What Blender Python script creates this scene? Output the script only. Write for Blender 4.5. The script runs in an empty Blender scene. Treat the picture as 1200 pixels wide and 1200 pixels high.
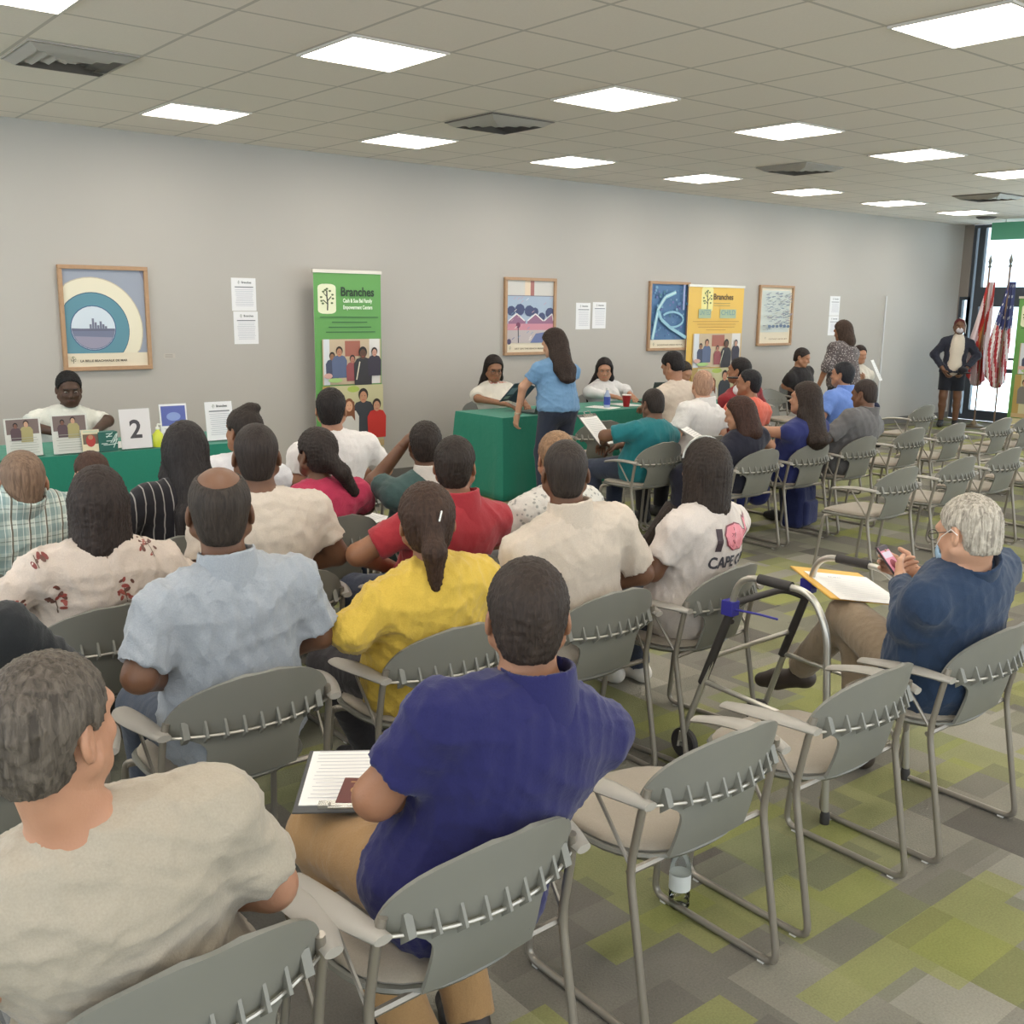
import bpy, math, random
import numpy as np
from mathutils import Vector, Matrix, bvhtree
from mathutils.geometry import tessellate_polygon
random.seed(4)
rng = np.random.RandomState(7)
PI = math.pi
scene = bpy.context.scene
COL = scene.collection

# ---------------------------------------------------------------- camera
CEIL = 3.064
WALL_Y = 8.75
END_X = 16.3
yaw, pitch, roll = 0.6809, -0.1994, 0.0141
f_ = Vector((math.sin(yaw)*math.cos(pitch), math.cos(yaw)*math.cos(pitch), math.sin(pitch)))
r0 = Vector((math.cos(yaw), -math.sin(yaw), 0)); u0 = r0.cross(f_)
r_ = r0*math.cos(roll) + u0*math.sin(roll); u_ = -r0*math.sin(roll) + u0*math.cos(roll)
cam_d = bpy.data.cameras.new('camera'); cam = bpy.data.objects.new('camera', cam_d); COL.objects.link(cam)
cam_d.sensor_width = 36; cam_d.lens = 36*1211/1200; cam_d.clip_start = .05; cam_d.clip_end = 200
cam.matrix_world = Matrix(((r_.x, u_.x, -f_.x, 0), (r_.y, u_.y, -f_.y, 0), (r_.z, u_.z, -f_.z, 1.75), (0, 0, 0, 1)))
scene.camera = cam
# ---------------------------------------------------------------- world, exposure
w = bpy.data.worlds.new('daylight'); scene.world = w; w.use_nodes = True
bg = w.node_tree.nodes['Background']; bg.inputs[0].default_value = (.82, .92, 1, 1); bg.inputs[1].default_value = 1.35
scene.view_settings.view_transform = 'Standard'; scene.view_settings.look = 'None'
scene.view_settings.exposure = 0.72; scene.view_settings.gamma = 1
sl = bpy.data.lights.new('sun', 'SUN'); sl.energy = 18; sl.color = (.80, .92, 1); sl.angle = .02
sun = bpy.data.objects.new('sun', sl); COL.objects.link(sun); sun.rotation_euler = (-math.radians(32), 0, 0)   # high, from behind the back wall: lights only the pavement outside
LAMP = 9.0           # strength of the ceiling light diffusers

# ---------------------------------------------------------------- materials
def srgb(r, g, b):
    return tuple(((c/255)/12.92 if c/255 <= .04045 else (((c/255)+.055)/1.055)**2.4) for c in (r, g, b)) + (1,)
MATS = {}
class NT:
    def __init__(s, name):
        m = bpy.data.materials.new(name); m.use_nodes = True; s.m = m; s.t = m.node_tree; s.n = s.t.nodes
        s.b = s.n['Principled BSDF']
    def node(s, typ, **k):
        n = s.n.new(typ)
        for a, v in k.items():
            if a.startswith('i_'): n.inputs[a[2:].replace('_', ' ')].default_value = v
            else: setattr(n, a, v)
        return n
    def link(s, a, b): s.t.links.new(a, b)
    def math(s, op, a, b=None, clamp=False):
        n = s.n.new('ShaderNodeMath'); n.operation = op; n.use_clamp = clamp
        for i, v in enumerate((a, b)):
            if v is None: continue
            if isinstance(v, (int, float)): n.inputs[i].default_value = v
            else: s.link(v, n.inputs[i])
        return n.outputs[0]
    def mix(s, fac, a, b):
        n = s.n.new('ShaderNodeMix'); n.data_type = 'RGBA'
        for sock, v in ((n.inputs[0], fac), (n.inputs[6], a), (n.inputs[7], b)):
            if isinstance(v, (int, float, tuple)): sock.default_value = v
            else: s.link(v, sock)
        return n.outputs[2]
    def bump(s, h, strength, dist=.01):
        n = s.node('ShaderNodeBump'); n.inputs['Strength'].default_value = strength; n.inputs['Distance'].default_value = dist
        s.link(h, n.inputs['Height']); s.link(n.outputs[0], s.b.inputs['Normal'])
    def coord(s, w='Object'): return s.node('ShaderNodeTexCoord').outputs[w]
def mat(name, rgb, rough=.6, metal=0, noise=0, nscale=20, bump=0, bscale=60, spec=.5, emit=None):
    if name in MATS: return MATS[name]
    t = NT(name); t.b.inputs['Base Color'].default_value = srgb(*rgb); t.b.inputs['Roughness'].default_value = rough
    t.b.inputs['Metallic'].default_value = metal; t.b.inputs['Specular IOR Level'].default_value = spec
    if noise:
        n = t.node('ShaderNodeTexNoise', i_Scale=nscale, i_Detail=4.0); t.link(t.coord(), n.inputs['Vector'])
        c = srgb(*rgb); d = tuple(x*(1-noise) for x in c[:3]) + (1,); e = tuple(min(1, x*(1+noise)) for x in c[:3]) + (1,)
        t.link(t.mix(n.outputs[0], d, e), t.b.inputs['Base Color'])
    if bump:
        n = t.node('ShaderNodeTexNoise', i_Scale=bscale, i_Detail=3.0); t.link(t.coord(), n.inputs['Vector']); t.bump(n.outputs[0], bump)
    if emit:
        t.b.inputs['Emission Color'].default_value = srgb(*rgb); t.b.inputs['Emission Strength'].default_value = emit
    MATS[name] = t.m; return t.m
def fabric(name, rgb, rough=.85, wr=.35, pattern=None):
    if name in MATS: return MATS[name]
    t = NT(name); b = t.b; b.inputs['Roughness'].default_value = rough; b.inputs['Specular IOR Level'].default_value = .2
    b.inputs['Sheen Weight'].default_value = .15
    co = t.coord(); c = srgb(*rgb)
    n = t.node('ShaderNodeTexNoise', i_Scale=9.0, i_Detail=5.0, i_Distortion=.6); t.link(co, n.inputs['Vector'])
    fine = t.node('ShaderNodeTexNoise', i_Scale=260.0, i_Detail=2.0); t.link(co, fine.inputs['Vector'])
    col = t.mix(fine.outputs[0], tuple(x*.86 for x in c[:3])+(1,), tuple(min(1, x*1.12) for x in c[:3])+(1,))
    if pattern: col = pattern(t, co, col)
    t.link(col, b.inputs['Base Color'])
    h = t.math('ADD', t.math('MULTIPLY', n.outputs[0], 1.0), t.math('MULTIPLY', fine.outputs[0], .06))
    t.bump(h, wr, .03)
    MATS[name] = t.m; return t.m
def p_plaid(t, co, col):
    sp = t.node('ShaderNodeSeparateXYZ'); t.link(co, sp.inputs[0])
    def stripe(axis, per, wd, off=0.):
        v = t.math('FRACT', t.math('ADD', t.math('MULTIPLY', sp.outputs[axis], 1/per), off+50))
        return t.math('LESS_THAN', v, wd)
    c = t.mix(t.math('MULTIPLY', stripe(0, .06, .5), .45), col, srgb(95, 128, 130))
    c = t.mix(t.math('MULTIPLY', stripe(2, .06, .5), .45), c, srgb(95, 128, 130))
    c = t.mix(t.math('MULTIPLY', stripe(0, .06, .10, .3), .9), c, srgb(92, 78, 60))
    c = t.mix(t.math('MULTIPLY', stripe(2, .06, .07, .3), .6), c, srgb(92, 100, 92))
    return t.mix(t.math('MULTIPLY', stripe(0, .02, .12), .6), c, srgb(240, 240, 232))
def p_stripes(t, co, col):
    sp = t.node('ShaderNodeSeparateXYZ'); t.link(co, sp.inputs[0])
    v = t.math('FRACT', t.math('ADD', t.math('MULTIPLY', sp.outputs[0], 28), 50))
    return t.mix(t.math('MULTIPLY', t.math('LESS_THAN', v, .12), .75), col, srgb(170, 165, 160))
def p_spots(a, b, scale, th):
    def f(t, co, col):
        n = t.node('ShaderNodeTexVoronoi', i_Scale=scale); t.link(co, n.inputs['Vector'])
        return t.mix(t.math('LESS_THAN', n.outputs['Distance'], th), col, srgb(*b))
    return f
def skin(name, rgb):
    if name in MATS: return MATS[name]
    t = NT(name); b = t.b; b.inputs['Roughness'].default_value = .48; b.inputs['Subsurface Weight'].default_value = .06
    b.inputs['Subsurface Radius'].default_value = (.01, .004, .002); b.inputs['Specular IOR Level'].default_value = .4
    n = t.node('ShaderNodeTexNoise', i_Scale=14.0, i_Detail=5.0); t.link(t.coord(), n.inputs['Vector'])
    c = srgb(*rgb); t.link(t.mix(n.outputs[0], (c[0]*.85, c[1]*.78, c[2]*.75, 1), (min(1, c[0]*1.12), c[1]*1.12, c[2]*1.1, 1)), b.inputs['Base Color'])
    p = t.node('ShaderNodeTexNoise', i_Scale=220.0); t.link(t.coord(), p.inputs['Vector']); t.bump(p.outputs[0], .12, .004)
    MATS[name] = t.m; return t.m
def hairmat(name, rgb, light=None, sc=(90, 90, 9)):
    if name in MATS: return MATS[name]
    t = NT(name); b = t.b; b.inputs['Roughness'].default_value = .55; b.inputs['Specular IOR Level'].default_value = .22
    mp = t.node('ShaderNodeMapping'); mp.inputs['Scale'].default_value = sc; t.link(t.coord(), mp.inputs[0])
    n = t.node('ShaderNodeTexNoise', i_Scale=1.0, i_Detail=6.0, i_Distortion=1.2); t.link(mp.outputs[0], n.inputs['Vector'])
    r = t.node('ShaderNodeValToRGB'); r.color_ramp.elements[0].position = .35; r.color_ramp.elements[1].position = .68
    c = srgb(*rgb); r.color_ramp.elements[0].color = tuple(x*.6 for x in c[:3])+(1,)
    r.color_ramp.elements[1].color = srgb(*light) if light else tuple(min(1, x*1.15) for x in c[:3])+(1,)
    t.link(n.outputs[0], r.inputs[0]); t.link(r.outputs[0], b.inputs['Base Color']); t.bump(n.outputs[0], .6, .010)
    MATS[name] = t.m; return t.m
def colmat(name, rough=.5):
    """flat prints: the printed colours sit in a colour attribute"""
    if name in MATS: return MATS[name]
    t = NT(name); a = t.node('ShaderNodeAttribute', attribute_name='ink'); t.link(a.outputs[0], t.b.inputs['Base Color'])
    t.b.inputs['Roughness'].default_value = rough; MATS[name] = t.m; return t.m
def glass(name, tint=(1, 1, 1), refl=.12):
    if name in MATS: return MATS[name]
    t = NT(name); t.n.remove(t.b); out = t.n['Material Output']
    a = t.node('ShaderNodeBsdfTransparent'); a.inputs[0].default_value = (*tint, 1)
    g = t.node('ShaderNodeBsdfGlossy'); g.inputs['Roughness'].default_value = .03
    mx = t.node('ShaderNodeMixShader'); fr = t.node('ShaderNodeFresnel', i_IOR=1.4)
    t.link(fr.outputs[0], mx.inputs[0]); t.link(a.outputs[0], mx.inputs[1]); t.link(g.outputs[0], mx.inputs[2]); t.link(mx.outputs[0], out.inputs[0])
    MATS[name] = t.m; return t.m

PLASTIC = mat('chair_plastic', (122, 121, 113), .42, noise=.05, nscale=6)
FRAME = mat('chair_metal', (150, 143, 132), .36, .55)
ARMP = mat('armrest_plastic', (156, 151, 142), .4, noise=.05, nscale=6)
CUSH = fabric('chair_cushion', (158, 148, 134), .8, .1)
WHITEP = mat('white_paper', (236, 234, 230), .6)
CLEAR = glass('clear_acrylic', (.97, .99, .98))
INK = colmat('printed_ink')
GREENCLOTH = fabric('green_cloth', (40, 126, 104), .7, .25)

# ---------------------------------------------------------------- mesh tools
def link(name, me, m, parent=None, smooth=None):
    o = bpy.data.objects.new(name, me); COL.objects.link(o)
    if m is not None:
        for x in (m if isinstance(m, (list, tuple)) else [m]): me.materials.append(x)
    if parent is not None: o.parent = parent
    return o
def tag(o, label=None, cat=None, group=None, kind=None):
    if label: o['label'] = label
    if cat: o['category'] = cat
    if group: o['group'] = group
    if kind: o['kind'] = kind
    return o
def empty(name, loc, rz=0, label=None, cat=None, group=None):
    o = bpy.data.objects.new(name, None); COL.objects.link(o); o.location = loc; o.rotation_euler = (0, 0, rz)
    o.empty_display_size = .1
    return tag(o, label, cat, group)
def fast_mesh(name, V, F):
    """V (n,3), F (m,4) quads"""
    me = bpy.data.meshes.new(name); n, m = len(V), len(F)
    me.vertices.add(n); me.vertices.foreach_set('co', np.ascontiguousarray(V, np.float32).ravel())
    me.loops.add(m*4); me.loops.foreach_set('vertex_index', np.ascontiguousarray(F, np.int32).ravel())
    me.polygons.add(m); me.polygons.foreach_set('loop_start', np.arange(0, m*4, 4, dtype=np.int32))
    me.polygons.foreach_set('loop_total', np.full(m, 4, np.int32))
    me.polygons.foreach_set('use_smooth', np.ones(m, bool)); me.update(calc_edges=True); me.validate()
    return me
class MB:
    def __init__(s): s.v = []; s.f = []; s.c = []; s.mi = []; s.cur = 0; s.ink = None
    def add(s, vs, fs):
        o = len(s.v); s.v += [tuple(v) for v in vs]
        for f in fs: s.f.append([o+i for i in f]); s.mi.append(s.cur); s.c.append(s.ink)
        return s
    def box(s, x0, x1, y0, y1, z0, z1):
        v = [(x, y, z) for x in (x0, x1) for y in (y0, y1) for z in (z0, z1)]
        return s.add(v, [(0, 1, 3, 2), (4, 6, 7, 5), (0, 4, 5, 1), (2, 3, 7, 6), (0, 2, 6, 4), (1, 5, 7, 3)])
    def tube(s, pts, r, n=8, closed=False, cap=True):
        P = [Vector(p) for p in pts]; N = len(P); rr = r if isinstance(r, (list, tuple)) else [r]*N
        vs = []; fs = []; up = None
        for i in range(N):
            a = P[(i-1) % N] if (closed or i > 0) else P[i]; b = P[(i+1) % N] if (closed or i < N-1) else P[i]
            t = (b-a).normalized()
            if up is None: up = Vector((0, 0, 1)) if abs(t.z) < .9 else Vector((1, 0, 0))
            sd = t.cross(up).normalized(); up = sd.cross(t).normalized()
            for k in range(n):
                an = 2*PI*k/n; vs.append(P[i] + sd*math.cos(an)*rr[i] + up*math.sin(an)*rr[i])
        M = N if closed else N-1
        for i in range(M):
            j = (i+1) % N
            for k in range(n):
                l = (k+1) % n; fs.append((i*n+k, i*n+l, j*n+l, j*n+k))
        if cap and not closed: fs.append(tuple(range(n))[::-1]); fs.append(tuple((N-1)*n+k for k in range(n)))
        return s.add(vs, fs)
    def lathe(s, prof, c=(0, 0, 0), n=20, axis='z'):
        vs = []; fs = []
        for (r, z) in prof:
            for k in range(n):
                a = 2*PI*k/n; p = (r*math.cos(a), r*math.sin(a), z)
                if axis == 'y': p = (p[0], p[2], p[1])
                if axis == 'x': p = (p[2], p[0], p[1])
                vs.append((p[0]+c[0], p[1]+c[1], p[2]+c[2]))
        for i in range(len(prof)-1):
            for k in range(n):
                l = (k+1) % n; fs.append((i*n+k, i*n+l, (i+1)*n+l, (i+1)*n+k))
        fs.append(tuple(range(n))[::-1]); fs.append(tuple((len(prof)-1)*n+k for k in range(n)))
        return s.add(vs, fs)
    def grid(s, fn, nu, nv, thick=0, wrap=False):
        """fn(u,v)->Vector; optional thickness gives a closed shell"""
        A = [[Vector(fn(i/nu, j/nv)) for j in range(nv+1)] for i in range(nu+1)]
        vs = [p for row in A for p in row]; W = nv+1; fs = [(i*W+j, (i+1)*W+j, (i+1)*W+j+1, i*W+j+1) for i in range(nu) for j in range(nv)]
        if thick:
            o = len(vs)
            for i in range(nu+1):
                for j in range(nv+1):
                    du = A[min(i+1, nu)][j]-A[max(i-1, 0)][j]; dv = A[i][min(j+1, nv)]-A[i][max(j-1, 0)]
                    nn = du.cross(dv); nn = nn.normalized() if nn.length > 1e-9 else Vector((0, 1, 0)); vs.append(A[i][j]-nn*thick)
            fs += [(b[3]+o, b[2]+o, b[1]+o, b[0]+o) for b in list(fs)]
            for i in range(nu):
                for j in (0, nv): q = (i*W+j, (i+1)*W+j, (i+1)*W+j+o, i*W+j+o); fs.append(q if j else q[::-1])
            for j in range(nv):
                for i in (0, nu): q = (i*W+j, i*W+j+1, i*W+j+1+o, i*W+j+o); fs.append(q if not i else q[::-1])
        return s.add(vs, fs)
    def build(s, name, m, parent=None, angle=40, bevel=0):
        me = bpy.data.meshes.new(name); me.from_pydata(s.v, [], s.f); me.update()
        if any(s.mi): me.polygons.foreach_set('material_index', s.mi)
        me.polygons.foreach_set('use_smooth', [True]*len(s.f)); me.set_sharp_from_angle(angle=math.radians(angle))
        if any(c is not None for c in s.c):
            a = me.color_attributes.new('ink', 'FLOAT_COLOR', 'CORNER'); buf = []
            for f, c in zip(s.f, s.c): buf += list(c or (1, 1, 1, 1))*len(f)
            a.data.foreach_set('color', buf)
        o = link(name, me, m, parent)
        if bevel:
            b = o.modifiers.new('bevel', 'BEVEL'); b.width = bevel; b.segments = 2; b.limit_method = 'ANGLE'
        return o
def fillet(P, r=.04, n=5):
    P = [Vector(p) for p in P]; out = [P[0]]
    for i in range(1, len(P)-1):
        a = (P[i-1]-P[i]); b = (P[i+1]-P[i]); rr = min(r, a.length*.45, b.length*.45)
        A = P[i]+a.normalized()*rr; B = P[i]+b.normalized()*rr
        for k in range(n+1):
            t = k/n; out.append(A*(1-t)**2 + P[i]*2*t*(1-t) + B*t*t)
    return out + [P[-1]]
def text_geo(txt, size, bold=0, align='LEFT'):
    """2D triangles of a line of writing: verts list, faces list"""
    cu = bpy.data.curves.new('writing', 'FONT'); cu.body = txt; cu.size = size; cu.align_x = align; cu.offset = bold; cu.resolution_u = 3
    o = bpy.data.objects.new('writing', cu); COL.objects.link(o)
    dg = bpy.context.evaluated_depsgraph_get(); me = o.evaluated_get(dg).to_mesh()
    V = [(v.co.x, v.co.y) for v in me.vertices]; F = [tuple(p.vertices) for p in me.polygons]
    o.evaluated_get(dg).to_mesh_clear(); bpy.data.objects.remove(o); bpy.data.curves.remove(cu)
    return V, F
class Print:
    """layers of flat ink in a local x,z plane facing -y"""
    def __init__(s): s.m = MB(); s.k = 0
    def poly(s, pts, rgb):
        s.m.ink = srgb(*rgb); y = -.0004*s.k; s.k += 1
        s.m.add([(x, y, z) for x, z in pts], [tuple(range(len(pts)))]); return s
    def rect(s, x0, x1, z0, z1, rgb): return s.poly([(x0, z0), (x1, z0), (x1, z1), (x0, z1)], rgb)
    def disc(s, cx, cz, r, rgb, rz=None, n=28, a0=0, a1=2*PI, clip=None):
        P = [(cx+r*math.cos(a0+(a1-a0)*k/n), cz+(rz or r)*math.sin(a0+(a1-a0)*k/n)) for k in range(n)]
        if clip: P = [(min(max(x, clip[0]), clip[1]), min(max(z, clip[2]), clip[3])) for x, z in P]
        return s.poly(P, rgb)
    def text(s, txt, x, z, size, rgb, bold=0, align='LEFT', width=None):
        V, F = text_geo(txt, size, bold, align)
        if width:
            w_ = max(v[0] for v in V)-min(v[0] for v in V); V = [(v[0]*width/w_, v[1]) for v in V]
        s.m.ink = srgb(*rgb); y = -.0004*s.k; s.k += 1
        s.m.add([(x+v[0], y, z+v[1]) for v in V], F); return s
    def line(s, P, wd, rgb):
        s.k += 1; y = -.0004*s.k; s.m.ink = srgb(*rgb)
        for (x0, z0), (x1, z1) in zip(P[:-1], P[1:]):
            d = math.hypot(x1-x0, z1-z0) or 1; nx, nz = -(z1-z0)/d*wd/2, (x1-x0)/d*wd/2
            s.m.add([(x0+nx, y, z0+nz), (x0-nx, y, z0-nz), (x1-nx, y, z1-nz), (x1+nx, y, z1+nz)], [(0, 1, 2, 3)])
        return s
    def build(s, name, parent, y=0):
        o = s.m.build(name, INK, parent); o.location.y = y; return o

# ---------------------------------------------------------------- distance-field modelling of bodies and clothes
def A3(p): return np.array(p, np.float32)
def smin(a, b, k):
    if k <= 0: return np.minimum(a, b)
    h = np.maximum(k-np.abs(a-b), 0)/k; return np.minimum(a, b)-h*h*k*.25
class RC:      # rounded cone
    def __init__(s, a, b, ra, rb=None, k=.03, op='u', cuts=()):
        s.a = A3(a); s.b = A3(b); s.ra = ra; s.rb = ra if rb is None else rb; s.k = k; s.op = op; s.cuts = list(cuts)
    def bbox(s, m): r = max(s.ra, s.rb)+m; return np.minimum(s.a, s.b)-r, np.maximum(s.a, s.b)+r
    def d(s, X, Y, Z):
        ab = s.b-s.a; L = float(ab@ab)+1e-9
        t = np.clip(((X-s.a[0])*ab[0]+(Y-s.a[1])*ab[1]+(Z-s.a[2])*ab[2])/L, 0, 1)
        dx = X-s.a[0]-t*ab[0]; dy = Y-s.a[1]-t*ab[1]; dz = Z-s.a[2]-t*ab[2]
        return np.sqrt(dx*dx+dy*dy+dz*dz)-(s.ra+(s.rb-s.ra)*t)
    def inf(s, t, k=None): return RC(s.a, s.b, s.ra+t, s.rb+t, s.k if k is None else k, s.op, s.cuts)
class EL:      # ellipsoid, M rotates local to person space
    def __init__(s, c, r, M=None, k=.04, op='u', cuts=()):
        s.c = A3(c); s.r = A3(r); s.M = np.eye(3, dtype=np.float32) if M is None else np.array(M, np.float32); s.k = k; s.op = op; s.cuts = list(cuts)
    def bbox(s, m): r = np.abs(s.M)@s.r+m; return s.c-r, s.c+r
    def d(s, X, Y, Z):
        x, y, z = X-s.c[0], Y-s.c[1], Z-s.c[2]; M = s.M
        q = [M[0, i]*x+M[1, i]*y+M[2, i]*z for i in range(3)]
        k0 = np.sqrt(sum((q[i]/s.r[i])**2 for i in range(3))); k1 = np.sqrt(sum((q[i]/s.r[i]**2)**2 for i in range(3)))+1e-6
        return k0*(k0-1)/k1
    def inf(s, t, k=None): return EL(s.c, s.r+t, s.M, s.k if k is None else k, s.op, s.cuts)
class BX:      # rounded box
    def __init__(s, c, r, rd=.03, k=.02, op='u', cuts=()): s.c = A3(c); s.r = A3(r); s.rd = rd; s.k = k; s.op = op; s.cuts = list(cuts)
    def bbox(s, m): return s.c-s.r-m, s.c+s.r+m
    def d(s, X, Y, Z):
        q = [np.abs(v-s.c[i])-(s.r[i]-s.rd) for i, v in enumerate((X, Y, Z))]
        return np.sqrt(np.maximum(q[0], 0)**2+np.maximum(q[1], 0)**2+np.maximum(q[2], 0)**2)+np.minimum(np.maximum(q[0], np.maximum(q[1], q[2])), 0)-s.rd
def surfnet(prims, h, cuts=(), pad=.02):
    lo = np.full(3, 1e9); hi = -lo
    for p in prims:
        if p.op == 'u': a, b = p.bbox(pad); lo = np.minimum(lo, a); hi = np.maximum(hi, b)
    n = np.ceil((hi-lo)/h).astype(int)+2
    ax = [np.float32(lo[i])+np.arange(n[i], dtype=np.float32)*np.float32(h) for i in range(3)]
    D = np.full(tuple(n), 9., np.float32)
    for p in prims:
        a, b = p.bbox(p.k+2.5*h); i0 = np.clip(((a-lo)/h).astype(int), 0, n); i1 = np.clip(((b-lo)/h).astype(int)+2, 0, n)
        if (i1 <= i0).any(): continue
        sl = tuple(slice(i0[i], i1[i]) for i in range(3))
        X = ax[0][sl[0]][:, None, None]; Y = ax[1][sl[1]][None, :, None]; Z = ax[2][sl[2]][None, None, :]
        d = p.d(X, Y, Z)
        for (pt, nn) in p.cuts:
            d = np.maximum(d, (X-pt[0])*nn[0]+(Y-pt[1])*nn[1]+(Z-pt[2])*nn[2])
        if p.op == 'u': D[sl] = smin(D[sl], d, p.k)
        else: D[sl] = -smin(-D[sl], d, p.k)
    if cuts:
        X = ax[0][:, None, None]; Y = ax[1][None, :, None]; Z = ax[2][None, None, :]
        for (pt, nn) in cuts: D = np.maximum(D, (X-pt[0])*nn[0]+(Y-pt[1])*nn[1]+(Z-pt[2])*nn[2])
    for i in range(3):
        s_ = [slice(None)]*3; s_[i] = 0; D[tuple(s_)] = 9; s_[i] = -1; D[tuple(s_)] = 9
    S = D < 0
    c = sum(S[i:n[0]-1+i, j:n[1]-1+j, k:n[2]-1+k].astype(np.int8) for i in (0, 1) for j in (0, 1) for k in (0, 1))
    act = np.argwhere((c > 0) & (c < 8)); m = len(act)
    if m == 0: return np.zeros((0, 3)), np.zeros((0, 4), int)
    acc = np.zeros((m, 3), np.float64); cnt = np.zeros(m)
    cor = {}
    for i in (0, 1):
        for j in (0, 1):
            for k in (0, 1): cor[i, j, k] = D[act[:, 0]+i, act[:, 1]+j, act[:, 2]+k].astype(np.float64)
    for axis in range(3):
        for u in (0, 1):
            for v in (0, 1):
                a = [u, v]; a.insert(axis, 0); b = list(a); b[axis] = 1; fa, fb = cor[tuple(a)], cor[tuple(b)]
                ms = (fa < 0) != (fb < 0); t = np.where(ms, fa/np.where(ms, fa-fb, 1), 0)
                q = np.tile(np.array(a, float), (m, 1)); q[:, axis] += t; acc[ms] += q[ms]; cnt[ms] += 1
    V = (act+acc/np.maximum(cnt, 1)[:, None])*h+lo
    ID = np.full(tuple(n-1), -1, np.int32); ID[act[:, 0], act[:, 1], act[:, 2]] = np.arange(m)
    Fs = []
    for axis in range(3):
        a = [slice(None)]*3; b = [slice(None)]*3; a[axis] = slice(0, -1); b[axis] = slice(1, None)
        e = S[tuple(a)] != S[tuple(b)]; P = np.argwhere(e); o1, o2 = [q for q in range(3) if q != axis]
        P = P[(P[:, o1] > 0) & (P[:, o2] > 0)]
        if not len(P): continue
        ins = S[P[:, 0], P[:, 1], P[:, 2]]
        def g(d1, d2): Q = P.copy(); Q[:, o1] -= d1; Q[:, o2] -= d2; return ID[Q[:, 0], Q[:, 1], Q[:, 2]]
        q = np.stack([g(1, 1), g(0, 1), g(0, 0), g(1, 0)], 1)
        fl = ins if axis != 1 else ~ins
        q[~fl] = q[~fl][:, ::-1]; Fs.append(q)
    F = np.concatenate(Fs); F = F[(F >= 0).all(1)]
    return V, F
def vnormals(V, F):
    n = np.cross(V[F[:, 2]]-V[F[:, 0]], V[F[:, 3]]-V[F[:, 1]]); N = np.zeros_like(V)
    for i in range(4): np.add.at(N, F[:, i], n)
    return N/(np.linalg.norm(N, axis=1)[:, None]+1e-12)
def folds(V, amp, freq, seed):
    r = np.random.RandomState(seed); s = np.zeros(len(V))
    for i in range(7):
        k = r.normal(size=3)*freq*(1+.5*r.rand()); k[2] *= .7; ph = r.rand()*6.28
        w_ = np.sin(V@k + ph + 1.3*np.sin(V@(r.normal(size=3)*freq*.5)+r.rand()*6)); s += (1-np.abs(w_))**2.2 - .32
    return amp*s/2.2
def sdf_obj(name, prims, h, m, parent, cuts=(), amp=0, freq=22, seed=1, extra=None):
    V, F = surfnet(prims, h, cuts)
    if extra:
        Vs, Fs = [V], [F]; o = len(V)
        for (pr, hh) in extra:
            v2, f2 = surfnet(pr, hh); Vs.append(v2); Fs.append(f2+o); o += len(v2)
        V = np.concatenate(Vs); F = np.concatenate(Fs)
    if amp and len(V): V = V+vnormals(V, F)*folds(V, amp, freq, seed)[:, None]
    return link(name, fast_mesh(name, V, F), m, parent)

SK = dict(dark=(78, 56, 44), brown=(112, 80, 60), tan=(150, 108, 82), mid=(174, 130, 104), light=(200, 156, 130), pale=(210, 168, 146))
def rotm(yw, pt, rl):
    return np.array((Matrix.Rotation(yw, 3, 'Z') @ Matrix.Rotation(pt, 3, 'X') @ Matrix.Rotation(rl, 3, 'Y')), np.float32)
def hand_prims(w_, d, nrm, side, curl=.5, sc=1.0, spread=.12):
    """wrist point, direction, palm normal; five fingers with bent joints"""
    w_ = np.array(w_, float); d = np.array(d, float); d /= np.linalg.norm(d); nrm = np.array(nrm, float); nrm -= d*(nrm@d); nrm /= np.linalg.norm(nrm)
    s = np.cross(d, nrm)*side; P = []
    P.append(RC(w_-d*.02, w_+d*.02, .024*sc, .024*sc, .02))
    for q in (-.027, -.009, .009, .027): P.append(RC(w_+d*.01+s*q*.5*sc, w_+d*.085*sc+s*q*sc, .014*sc, .0115*sc, .014))
    for q, L in ((-.03, .062), (-.0105, .078), (.0105, .084), (.031, .074)):
        p = w_+d*.085*sc+s*q*sc; a = .15; L *= sc; dd = d+s*q*spread*9
        dd /= np.linalg.norm(dd)
        for seg, fr in enumerate((.45, .31, .24)):
            a += curl*(.55 if seg == 0 else .9); e = p+(dd*math.cos(a)+nrm*math.sin(a))*L*fr
            P.append(RC(p, e, (.0095-.0008*seg)*sc, (.009-.001*seg)*sc, .004)); p = e
    p = w_+d*.025*sc+s*.028*sc; e = p+(d*.6+s*.7+nrm*.3)*.038*sc; P.append(RC(p, e, .014*sc, .011*sc, .012))
    e2 = e+(d*.8+s*.2+nrm*.5*curl)*.034*sc; P.append(RC(e, e2, .010*sc, .0085*sc, .004))
    return P
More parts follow.
